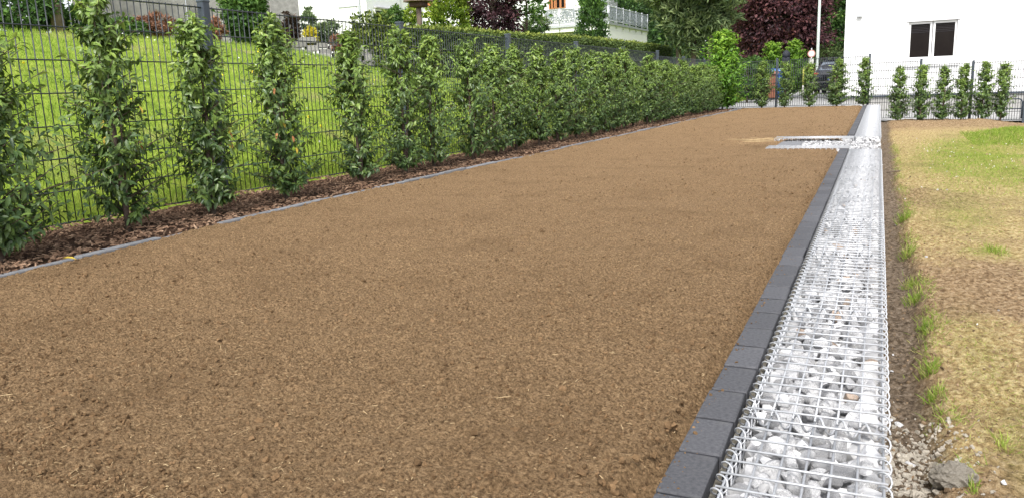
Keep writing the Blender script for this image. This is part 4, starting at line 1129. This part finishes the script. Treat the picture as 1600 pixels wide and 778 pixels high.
# traffic sign
p = at(1268, 84.5, 39); 
t = thing('traffic_sign', 'round white traffic sign with a red rim above a small white plate', 'sign', (p.x, 39, -.03))
def disc(r, y0, y1, z, n=24):
    a = np.arange(n) * 2 * np.pi / n; ring = np.stack([r * np.cos(a), np.zeros(n), z + r * np.sin(a)], -1)
    bm = bmesh.new(); A2 = [bm.verts.new((q[0], y0, q[2])) for q in ring]; B2 = [bm.verts.new((q[0], y1, q[2])) for q in ring]
    bm.faces.new(A2); bm.faces.new(B2[::-1])
    for j in range(n): bm.faces.new([A2[j], B2[j], B2[(j + 1) % n], A2[(j + 1) % n]])
    bmesh.ops.recalc_face_normals(bm, faces=bm.faces[:]); me = bpy.data.meshes.new('disc'); bm.to_mesh(me); bm.free(); return me
zz = p.z + .03
me = disc(.165, -.03, -.015, zz); me.materials.append(M['signred']); link('sign_rim', me, t)
me = disc(.130, -.036, -.031, zz); me.materials.append(M['signwhite']); link('sign_face', me, t)
link('plate', bevbox('plate', -.10, -.035, zz - .46, .10, -.015, zz - .21, .004, M['signwhite']), t)
link('pole', mk('pole', [tube([[0, 0, 0], [0, 0, zz + .25]], .03)], M['steel'], True), t)
# dark fence at the street
t = thing('street_fence', 'dark metal picket fence under the trees behind the car', 'fence', (0, 0, 0))
a_, b_ = at(1232, 100, 44.5), at(1340, 100, 44.5)
zt_, zb_ = zc(1280, 90, 44.5), zc(1280, 112, 44.5)
rl = link('rail', mk('rail', [tube([[a_.x, 44.5, zt_ - .08], [b_.x, 44.5, zt_ - .08]], .025, 4), tube([[a_.x, 44.5, zb_], [b_.x, 44.5, zb_]], .025, 4)], M['fence'], True), t)
pk = mk('picket', [tube([[0, 0, zb_ - .1], [0, 0, zt_]], .013, 4)], M['fence'], True)
n = int((b_.x - a_.x) / .12)
for i in range(n): link('picket', pk, t, (a_.x + .05 + i * .12, 44.46, 0))
link('base_wall', mk('base_wall', [box(a_.x, 44.55, -.05, b_.x, 44.75, zb_ - .02)], M['concrete']), t)
bush('tree_shade_mass', 'dark leaf mass standing in for tree shade behind the metal picket fence', 1290, 112, 46, 110, 34, 'hedge', .14, 130, 30, (.15, .15), None, 0, 'hedge')  # dark leaves put in for the shadow beneath the trees

# parked car, seen from behind
def car():
    p = at(1303, 140, 38.2)
    t = thing('parked_car', 'dark blue parked hatchback seen from behind, half hidden by a shrub', 'car', (p.x, 38.2, -.03), -.06)
    # stations: y, [half width, z] ring from sill to roof centre
    st = [(0.00, [(.60, .32), (.72, .42), (.76, .62), (.74, .78), (.66, .86), (.30, .88)]),
          (0.08, [(.74, .26), (.84, .42), (.87, .66), (.84, .86), (.72, .96), (.30, .98)]),
          (0.30, [(.80, .22), (.88, .42), (.90, .68), (.86, .92), (.66, 1.22), (.30, 1.25)]),
          (0.62, [(.82, .20), (.89, .42), (.91, .70), (.87, .95), (.62, 1.41), (.28, 1.45)]),
          (1.60, [(.82, .20), (.89, .42), (.91, .70), (.87, .95), (.64, 1.44), (.28, 1.48)]),
          (2.40, [(.82, .20), (.89, .42), (.91, .70), (.87, .93), (.62, 1.38), (.28, 1.42)]),
          (3.10, [(.82, .20), (.89, .42), (.90, .68), (.86, .90), (.70, .97), (.30, 1.00)]),
          (3.90, [(.80, .22), (.87, .42), (.87, .60), (.82, .76), (.66, .84), (.30, .87)]),
          (4.20, [(.62, .28), (.70, .40), (.70, .55), (.66, .66), (.5, .70), (.25, .71)])]
    V = []; 
    for y_, rg in st:
        V += [(-a, y_, z) for a, z in rg] + [(a, y_, z) for a, z in rg[::-1]]
    n_ = 12; Fq = []
    for i in range(len(st) - 1):
        for j in range(n_): Fq.append([i * n_ + j, i * n_ + (j + 1) % n_, (i + 1) * n_ + (j + 1) % n_, (i + 1) * n_ + j])
    e = (len(st) - 1) * n_
    for q in ((0, 1, 10, 11), (1, 2, 9, 10), (2, 3, 8, 9), (3, 4, 7, 8), (4, 5, 6, 7)):
        Fq.append(list(q)); Fq.append([e + k for k in q[::-1]])
    bm = bmesh.new(); bv = [bm.verts.new(v) for v in V]
    for f in Fq: bm.faces.new([bv[k] for k in f])
    bmesh.ops.recalc_face_normals(bm, faces=bm.faces[:])
    bmesh.ops.subdivide_edges(bm, edges=bm.edges[:], cuts=1, smooth=.25, use_grid_fill=True)
    me = bpy.data.meshes.new('body'); bm.to_mesh(me); bm.free(); me.materials.append(M['carpaint'])
    me.polygons.foreach_set('use_smooth', np.ones(len(me.polygons), bool)); link('body', me, t)
    def patch(name, pts, mt, off=(0, -.02, .012), th=.02):
        P = np.array(pts, float) + off; Q = P + [0, th, 0]
        k = len(P); return link(name, mk(name, [(np.concatenate([P, Q]), np.array([[0, 1, 2, 3], [7, 6, 5, 4], [0, 4, 5, 1], [1, 5, 6, 2], [2, 6, 7, 3], [3, 7, 4, 0]]))], mt), t)
    patch('rear_window', [(-.66, .16, 1.02), (.66, .16, 1.02), (.56, .52, 1.385), (-.56, .52, 1.385)], M['carglass'], (0, -.045, .02))
    link('spoiler', bevbox('spoiler', -.58, .42, 1.44, .58, .62, 1.475, .012, M['carpaint']), t)
    for s in (-1, 1):
        link('tail_light', bevbox('tail_light', .66 if s > 0 else -.86, .0, .84, .86 if s > 0 else -.66, .14, .93, .03, M['red'], 2), t)
        link('reflector', bevbox('reflector', .5 if s > 0 else -.72, -.03, .40, .72 if s > 0 else -.5, .02, .44, .006, M['red']), t)
        for y_ in (.78, 3.35):
            wl = link('wheel', mk('tyre', [tube([[s * .70, y_, .31], [s * .72, y_, .31], [s * .88, y_, .31], [s * .90, y_, .31]], [.28, .315, .315, .28], 6 * 3, False)], M['rubber'], True), t)
            link('rim', mk('rim', [tube([[s * .80, y_, .31], [s * .895, y_, .31]], .20, 6)], M['steel'], False), wl)
    link('bumper', bevbox('bumper', -.80, -.05, .30, .80, .12, .56, .05, M['carpaint'], 2), t)
    link('diffuser', bevbox('diffuser', -.62, -.055, .26, .62, .0, .36, .02, M['rubber']), t)
    pl = link('number_plate', bevbox('number_plate', -.26, -.075, .585, .26, -.05, .70, .004, M['signwhite']), t)
    link('plate_band', mk('plate_band', [box(-.258, -.0775, .588, -.22, -.0755, .697)], M['blue']), pl)
    ch = [box(-.19 + k * .055 + (.03 if k > 1 else 0), -.0775, .61, -.15 + k * .055 + (.03 if k > 1 else 0), -.0755, .675) for k in range(7)]
    link('plate_marks', mk('plate_marks', ch, M['rubber']), pl)
    link('hatch_handle', bevbox('hatch_handle', -.22, -.03, .84, .22, .03, .875, .01, M['rubber']), t)
    link('mirror', bevbox('mirror', -1.04, 2.55, .95, -.90, 2.65, 1.10, .03, M['carpaint']), t)
    link('mirror', bevbox('mirror', .90, 2.55, .95, 1.04, 2.65, 1.10, .03, M['carpaint']), t)
car()

# bent tube barrier at the right edge behind the lower fence
pa, pb = at(1566, 178, 22.6), at(1596, 178, 22.6); zt_ = zc(1580, 155, 22.6)
t = thing('tube_barrier', 'grey bent tube barrier behind the lower fence at the right edge', 'barrier', (pa.x - .5, 22.6, -.45))
wd = pb.x - pa.x + .5; hz_ = zt_ + .45
link('hoop', mk('hoop', [tube(np.array([[0, 0, 0], [0, 0, hz_ - .08], [.03, 0, hz_ - .02], [.08, 0, hz_], [wd - .08, 0, hz_], [wd - .03, 0, hz_ - .02], [wd, 0, hz_ - .08], [wd, 0, 0]]), .02, 6)], M['post'], True), t)
link('crossbar', mk('crossbar', [tube([[0.02, 0, hz_ * .5], [wd - .02, 0, hz_ * .5]], .015, 6)], M['post'], True), t)

# ------------------------------------------------------------------ scatter: mulch, clods, straw, grass
def stuff(name, groups, mt, label, cat, attrs=None, smooth=False):
    o = kind(link(name, mk(name, groups, mt, smooth, attrs)), 'stuff'); return o

g = np.random.default_rng(55)
# bark chips
n = 14000
Y = 1.3 + (21.3 - 1.3) * g.random(n) ** 1.7; X = np.interp(g.random(n), [0, 1], [0, 1]); xl = MULX + .02; xr = edge_x(Y) - .01
X = xl + (xr - xl) * X
Z = -.034 + .045 * fbm(X * 6, Y * 6, 8) + g.uniform(0, .018, n) - .012 * sstep(-.08, 0, X - xr)
V0, F0_ = box(-.5, -.5, -.5, .5, .5, .5)
V0 = V0.copy(); V0[4:, :2] *= .75; V0[V0[:, 0] > 0, 1] *= .7
lnn = g.uniform(.012, .048, n); wdd = g.uniform(.004, .013, n); thk = g.uniform(.003, .008, n)
R = np.einsum('nij,njk->nik', rotz(g.uniform(0, 6.28, n)), np.eye(3)[None] * np.ones((n, 1, 1)))
tilt = g.normal(0, .28, n); Rx = np.zeros((n, 3, 3)); Rx[:, 1, 1] = 1; Rx[:, 0, 0] = np.cos(tilt); Rx[:, 2, 2] = np.cos(tilt); Rx[:, 0, 2] = np.sin(tilt); Rx[:, 2, 0] = -np.sin(tilt)
A = R @ Rx @ (np.stack([lnn, wdd, thk], -1)[:, :, None] * np.eye(3)[None])
stuff('bark_mulch', [repeat(V0, F0_, (A, np.stack([X, Y, Z], -1)))], M['bark'], '', '')
# clods on the soil
n = 42000
Y = .9 + 20 * g.random(n) ** 2.4; xl = edge_x(Y); X = xl + (-.34 - xl) * g.random(n)
ok = ~((X > SX0 - .05) & (Y > 8.5) & (Y < 10.4)); X, Y = X[ok], Y[ok]
den = fbm(X * 2.2, Y * 2.2, 15) > .30 + .3 * g.random(len(X)); X, Y = X[den], Y[den]; n = len(X)
P = np.stack([X, Y, soil_z(X, Y) + .001], -1)
sz = np.clip(g.lognormal(-5.75, .5, n), .0018, .011)
R = randrot(n, g) * sz[:, None, None]; pk_ = g.integers(0, 12, n); grp = []
for k, (V, Fc) in enumerate(HULLS):
    s = pk_ == k; grp.append(repeat(V, Fc, (R[s], P[s])))
stuff('soil_clods', grp, M['clod'], '', '')
# crumbs spilled on the pavers
n = 360; Y = 1.0 + 7.3 * g.random(n) ** 1.5; X = -.318 + np.abs(g.normal(0, .016, n)); Z = np.where(X > -.316, .0125, .006)
X[:25] = g.uniform(-.316, -.24, 25); Z[:25] = .0125
sz = np.clip(g.lognormal(-6.35, .5, n), .001, .006); grp = []; R = randrot(n, g) * sz[:, None, None]; pk_ = g.integers(0, 12, n); P = np.stack([X, Y, Z], -1)
for k, (V, Fc) in enumerate(HULLS):
    s = pk_ == k; grp.append(repeat(V, Fc, (R[s], P[s])))
stuff('spilled_soil', grp, M['clod'], '', '')
# straw and wood bits on the soil
n = 9000
Y = .9 + 20 * g.random(n) ** 2.2; xl = edge_x(Y); X = xl + (-.34 - xl) * g.random(n)
ok = ~((X > SX0 - .05) & (Y > 8.5) & (Y < 10.4)); X, Y = X[ok], Y[ok]; n = len(X)
P = np.stack([X, Y, soil_z(X, Y) + .005], -1)
lnn = np.clip(g.lognormal(-5.0, .6, n), .003, .045); wdd = g.uniform(.0006, .0018, n)
tilt = g.normal(0, .22, n); Rx = np.zeros((n, 3, 3)); Rx[:, 1, 1] = 1; Rx[:, 0, 0] = np.cos(tilt); Rx[:, 2, 2] = np.cos(tilt); Rx[:, 0, 2] = np.sin(tilt); Rx[:, 2, 0] = -np.sin(tilt)
A = rotz(g.uniform(0, 6.28, n)) @ Rx @ (np.stack([lnn, wdd, wdd * .7], -1)[:, :, None] * np.eye(3)[None])
stuff('straw_bits', [repeat(V0, F0_, (A, P))], M['straw'], '', '')

# lawn grass
def blades(name, P, H, Wd, tint, g, lean=.5, cls='grass'):
    n = len(P)
    D = np.stack([g.normal(0, lean, n), g.normal(0, lean, n), np.ones(n)], -1)
    Nn = g.normal(size=(n, 3))
    tm = (np.array([[0, .5, 0], [0, -.5, 0], [.55, .38, .03], [.55, -.38, .03], [1, 0, .22]], float), np.array([[0, 1, 3], [0, 3, 2], [2, 3, 4]]))
    V, Fc = leafset(P, D, Nn, H, Wd, tm)
    o = stuff(name, [(V, Fc)], M['grass'], '', '', {'tint': np.repeat(np.clip(tint, 0, 1), 5)}); return o
n = 70000
Y = 1.4 + 12.5 * g.random(n) ** 1.15; X = -4.47 - 4.1 * g.random(n) ** 1.2
P = np.stack([X, Y, lawn_z(X, Y) - .005], -1)
dry = sstep(.52, .72, fbm(X * 1.3, Y * 1.3, 33)); nearf = np.exp(-((X + 4.47) / .35) ** 2)
tn = .42 + .20 * dry + .35 * nearf * g.random(n) + g.normal(0, .12, n) + .3 * (fbm(X * 1.1, Y * 1.1, 35) - .5)
blades('lawn_grass', P, g.uniform(.03, .085, n) * (1 + .5 * (fbm(X * 2, Y * 2, 36) - .5)), g.uniform(.003, .006, n), tn, g)
n = 6000; Y = 13.5 + 14 * g.random(n); X = -4.5 - 3.4 * g.random(n); P = np.stack([X, Y, lawn_z(X, Y)], -1)
blades('lawn_grass', P, g.uniform(.04, .09, n), g.uniform(.008, .014, n), .45 + g.normal(0, .12, n), g)
# flowers in the lawn
for nm, mt, n in (('daisies', 'flower', 240), ('buttercups', 'yflower', 170)):
    Y = 1.6 + 11 * g.random(n); X = -4.7 - 3.4 * g.random(n)
    s = fbm(X * 1.1, Y * 1.1, 44 + n) > .5; X, Y = X[s], Y[s]; n = len(X)
    P = np.stack([X, Y, lawn_z(X, Y) + g.uniform(.03, .08, n)], -1)
    V, Fc = HULLS[0]; R = randrot(n, g) * (g.uniform(.006, .012, n) * (1.3 if nm == 'buttercups' else 1))[:, None, None]
    stuff(nm, [repeat(V, Fc, (R, P))], M[mt], '', '')
# field: dry thatch, green patches, trench-edge tufts
n = 75000
Y = 2.1 + 18.5 * g.random(n) ** 1.9; X = .30 + (np.clip(.35 + .17 * Y, .5, 3.6)) * g.random(n)
gm, bm_, tm_ = field_maps(X, Y)
keep = (g.random(n) < (.75 * fbm(X * 5, Y * 3, 77) - .45 * bm_ + .9 * gm)) & (tm_ < .3); X, Y, gm = X[keep], Y[keep], gm[keep]; n = len(X)
P = np.stack([X, Y, field_z(X, Y) - .002], -1)
tn = np.where(g.random(n) < np.clip(gm * 1.3, 0.06, .95), .42, .95) + g.normal(0, .1, n)
blades('field_grass', P, g.uniform(.010, .030, n) * (1 + 1.2 * gm), g.uniform(.0010, .0026, n) * (1 + Y / 14), tn, g, lean=1.6)
n = 9000
Y = 15.2 + 3.2 * g.random(n); X = 1.5 + 2.0 * g.random(n); gm, _, _ = field_maps(X, Y); s = g.random(n) < gm * 1.3; X, Y = X[s], Y[s]; n = len(X)
blades('mound_grass', np.stack([X, Y, field_z(X, Y)], -1), g.uniform(.03, .09, n), g.uniform(.004, .009, n), .42 + g.normal(0, .16, n), g, .8)
n = 13000
Y = 9.5 + 7 * g.random(n); X = .6 + 2.2 * g.random(n); gm, _, _ = field_maps(X, Y); s = g.random(n) < gm * 1.1; X, Y = X[s], Y[s]; n = len(X)
blades('patch_grass', np.stack([X, Y, field_z(X, Y)], -1), g.uniform(.03, .07, n), g.uniform(.003, .006, n), .56 + g.normal(0, .2, n), g, .9)
n = 80; Y = 10.5 + 5.5 * g.random(n); X = .7 + 1.7 * g.random(n); P = np.stack([X, Y, field_z(X, Y) + .05], -1)
V, Fc = HULLS[1]; stuff('clover_flowers', [repeat(V, Fc, (randrot(n, g) * g.uniform(.004, .009, n)[:, None, None], P))], M['flower'], '', '')
# tufts at the trench edge: countable clumps
def tuft(x, y, nbl, h, label, r=.05, tint=.36, mixd=.3):
    gg = np.random.default_rng(int(x * 1000 + y * 77))
    n = nbl; X = x + np.clip(gg.normal(0, r * .45, n), -r, r); Y = y + np.clip(gg.normal(0, r * .9, n), -1.6 * r, 1.6 * r)
    P = np.stack([X, Y, field_z(X, Y) - .004], -1)
    D = np.stack([(X - x) / r * .45 + gg.normal(0, .45, n) - .15, (Y - y) / r * .25 + gg.normal(0, .45, n), np.ones(n)], -1)
    tm = (np.array([[0, .5, 0], [0, -.5, 0], [.5, .42, .05], [.5, -.42, .05], [.85, .2, -.06], [.85, -.2, -.06], [1, 0, -.2]], float), np.array([[0, 1, 3], [0, 3, 2], [2, 3, 5], [2, 5, 4], [4, 5, 6]]))
    H = h * gg.uniform(.5, 1.2, n)
    V, Fc = leafset(P, D, gg.normal(size=(n, 3)), H, gg.uniform(.0025, .005, n), tm)
    T = np.where(gg.random(n) < mixd, .85, tint) + gg.normal(0, .1, n)
    me = mk('grass_tuft', [(V - [x, y, 0], Fc)], M['grass'], False, {'tint': np.repeat(np.clip(T, 0, 1), 7)})
    o = thing('grass_tuft', label, 'grass tuft', (x, y, 0), 0, 'grass tufts along the trench edge', me)
TF = [(1412, 342, 'farthest green grass tuft on the trench edge', 150, .10), (1418, 390, 'second farthest green tuft on the trench edge, below the farthest one', 110, .08),
      (1424, 432, 'thin yellowish tuft in the middle of the trench edge', 90, .07), (1430, 455, 'wispy tuft on the trench edge just below the yellowish one', 90, .07),
      (1448, 505, 'green grass tuft where the trench edge steps right', 90, .06), (1452, 575, 'second nearest tuft with long blades on the trench edge', 70, .07), (1460, 610, 'nearest green tuft hanging over the trench edge', 80, .06)]
def on_plane(u, v, z):
    d = CR @ np.array([(u - 800) / F, (389 - v) / F, -1.0]); q = (z - EYE) / d[2]; return d[0] * q, d[1] * q
for u, v, lb, nb_, h in TF:
    x, y = on_plane(u, v, -.60); tuft(x, y, nb_, h, lb, .035 if v > 500 else .05)
x, y = on_plane(1557, 388, -.57); tuft(x, y, 140, .07, 'broad flat grass tuft alone on the bare earth at the right edge', .07, .45, .35)
x, y = on_plane(1570, 700, -.6); tuft(x, y, 50, .06, 'small thin tuft on the dry earth at the lower right edge', .03, .6, .5)
x, y = on_plane(1520, 772, -.6); tuft(x, y, 24, .05, 'short green blades beside the big earthy rock', .02, .4, .1)
# pebbles over field and trench
n = 5200
Y = 2.2 + 17 * g.random(n) ** 1.8; X = .06 + (np.clip(.45 + .17 * Y, .5, 3.6)) * g.random(n) ** 1.3
P = np.stack([X, Y, field_z(X, Y) + .001], -1); sz = np.clip(g.lognormal(-5.8, .55, n), .0015, .013) * (1 + Y / 25)
grp = []; R = randrot(n, g) * sz[:, None, None]; pk_ = g.integers(0, 12, n)
for k, (V, Fc) in enumerate(HULLS):
    s = pk_ == k; grp.append(repeat(V, Fc, (R[s], P[s])))
stuff('field_pebbles', grp, M['earth_clod'], '', '')
n = 900; X = .15 + .09 * g.normal(size=n); Y = 2.85 + .22 * g.normal(size=n); s = (X > .06) & (X < .42); X, Y = X[s], Y[s]; n = len(X)
P = np.stack([X, Y, field_z(X, Y) + .001], -1); sz = np.clip(g.lognormal(-5.1, .55, n), .002, .018)
grp = []; R = randrot(n, g) * sz[:, None, None]; pk_ = g.integers(0, 12, n)
for k, (V, Fc) in enumerate(HULLS):
    s = pk_ == k; grp.append(repeat(V, Fc, (R[s], P[s])))
stuff('trench_rubble', grp, M['rock'], '', '')
n = 28; Y = 2.3 + 16 * g.random(n); X = .07 + .7 * g.random(n) ** 1.5
V, Fc = HULLS[3]; n = n; stuff('white_pebbles', [repeat(V, Fc, (randrot(n, g) * g.uniform(.005, .013, n)[:, None, None], np.stack([X, Y, field_z(X, Y) + .003], -1)))], M['stone_stuff'], '', '')
# low weeds and dead grass straggling along the trench edge
n = 5200; Y = 2.7 + 13 * g.random(n) ** 1.5; X = .295 + g.normal(0, .035, n) + .04 * (fbm(Y * 1.3, Y * 0 + 3, 41) - .5) * 2
s = fbm(Y * 2.4, Y * 0 + 9, 83) > .42 + .25 * g.random(n) - .12; X, Y = X[s], Y[s]; n = len(X)
blades('edge_grass', np.stack([X, Y, field_z(X, Y) - .003], -1), g.uniform(.018, .06, n), g.uniform(.0018, .004, n), np.where(g.random(n) < .6, .38, .85) + g.normal(0, .1, n), g, lean=1.0)
# single stones
def rock(u, v, s, label, mk_='stone', z=-.70, k=0, name='stone'):
    x, y = on_plane(u, v, z); zz = float(field_z(np.array([x]), np.array([y]))[0])
    V, Fc = HULLS[k]
    o = thing(name, label, 'stone', (x, y, zz + s * .3), .5 + k, None, bevel_stone(V, Fc, M[mk_])); o.scale = (s, s * .8, s * .7); return o
def lump(u, v, s, label, z=-.60):
    x, y = on_plane(u, v, z); zz = float(field_z(np.array([x]), np.array([y]))[0])
    bm = bmesh.new(); bmesh.ops.create_icosphere(bm, subdivisions=4, radius=1)
    V = np.array([q.co[:] for q in bm.verts]); gg = np.random.default_rng(12)
    d = 1 + .8 * (fbm(V[:, 0] * 1.7 + 5 + V[:, 2], V[:, 1] * 1.7 + 9 - V[:, 2] * .6, 3, 5) - .5) + .6 * (fbm(V[:, 0] * 6 + V[:, 2] * 4, V[:, 1] * 6 + 3, 8, 3) - .5)
    for q, k_ in zip(bm.verts, d): q.co = q.co * float(k_)
    me = bpy.data.meshes.new('rock'); bm.to_mesh(me); bm.free(); me.materials.append(M['rock'])
    o = thing('rock', label, 'rock', (x, y, zz + s * .45), .4, None, me); o.scale = (s * 1.25, s * .9, s * .8)
lump(1490, 755, .055, 'large crumbly earth coloured rock at the bottom right corner')
rock(1421, 735, .020, 'pale pinkish stone in the trench near the bottom', 'stone', -.68, 2)
rock(1404, 667, .020, 'white chip lying in the trench beside the gabion, larger of a pair', 'stone', -.68, 5)
rock(1391, 661, .014, 'white chip touching the gabion edge, smaller of a pair', 'stone', -.68, 7)
rock(1393, 585, .012, 'small white chip in the upper part of the near trench', 'stone', -.70, 8)
# fallen yellow leaf
x, y = on_plane(97, 404, .02)
V, Fc = leafset(np.array([[0, 0, .0]]), np.array([[1, .5, .1]]), np.array([[0, 0, 1.0]]), np.array([.065]), np.array([.035]), LEAF8)
thing('fallen_leaf', 'yellow fallen leaf on the grey edging below the leftmost shrubs', 'leaf', (x, y, .022), 0, None, mk('fallen_leaf', [(V, Fc)], M['yleaf'], True))
# dry stick and straw heap left of the stair gap
x, y = on_plane(1185, 223, 0)
gg = np.random.default_rng(9); n = 60
V, Fc = repeat(V0, F0_, (rotz(gg.normal(-.4, .3, n)) @ (np.stack([gg.uniform(.05, .22, n), gg.uniform(.003, .007, n), gg.uniform(.003, .006, n)], -1)[:, :, None] * np.eye(3)[None]), np.stack([gg.normal(0, .10, n), gg.normal(0, .14, n), gg.uniform(.015, .045, n)], -1)))
thing('straw_heap', 'small heap of pale straw left of the stair gap', 'straw', (x, y, 0), 0, None, mk('straw_heap', [(V, Fc)], M['straw']))
x, y = on_plane(1400, 272, -.6)
thing('stick', 'short grey brown stick lying across the trench', 'stick', (x, y, float(field_z(np.array([x]), np.array([y]))[0]) + .015), 0, None,
      mk('stick', [tube([[-.11, 0, 0], [-.03, .02, .01], [.05, .05, .012], [.13, .07, .02]], [.012, .009, .008, .005])], M['wood'], True))
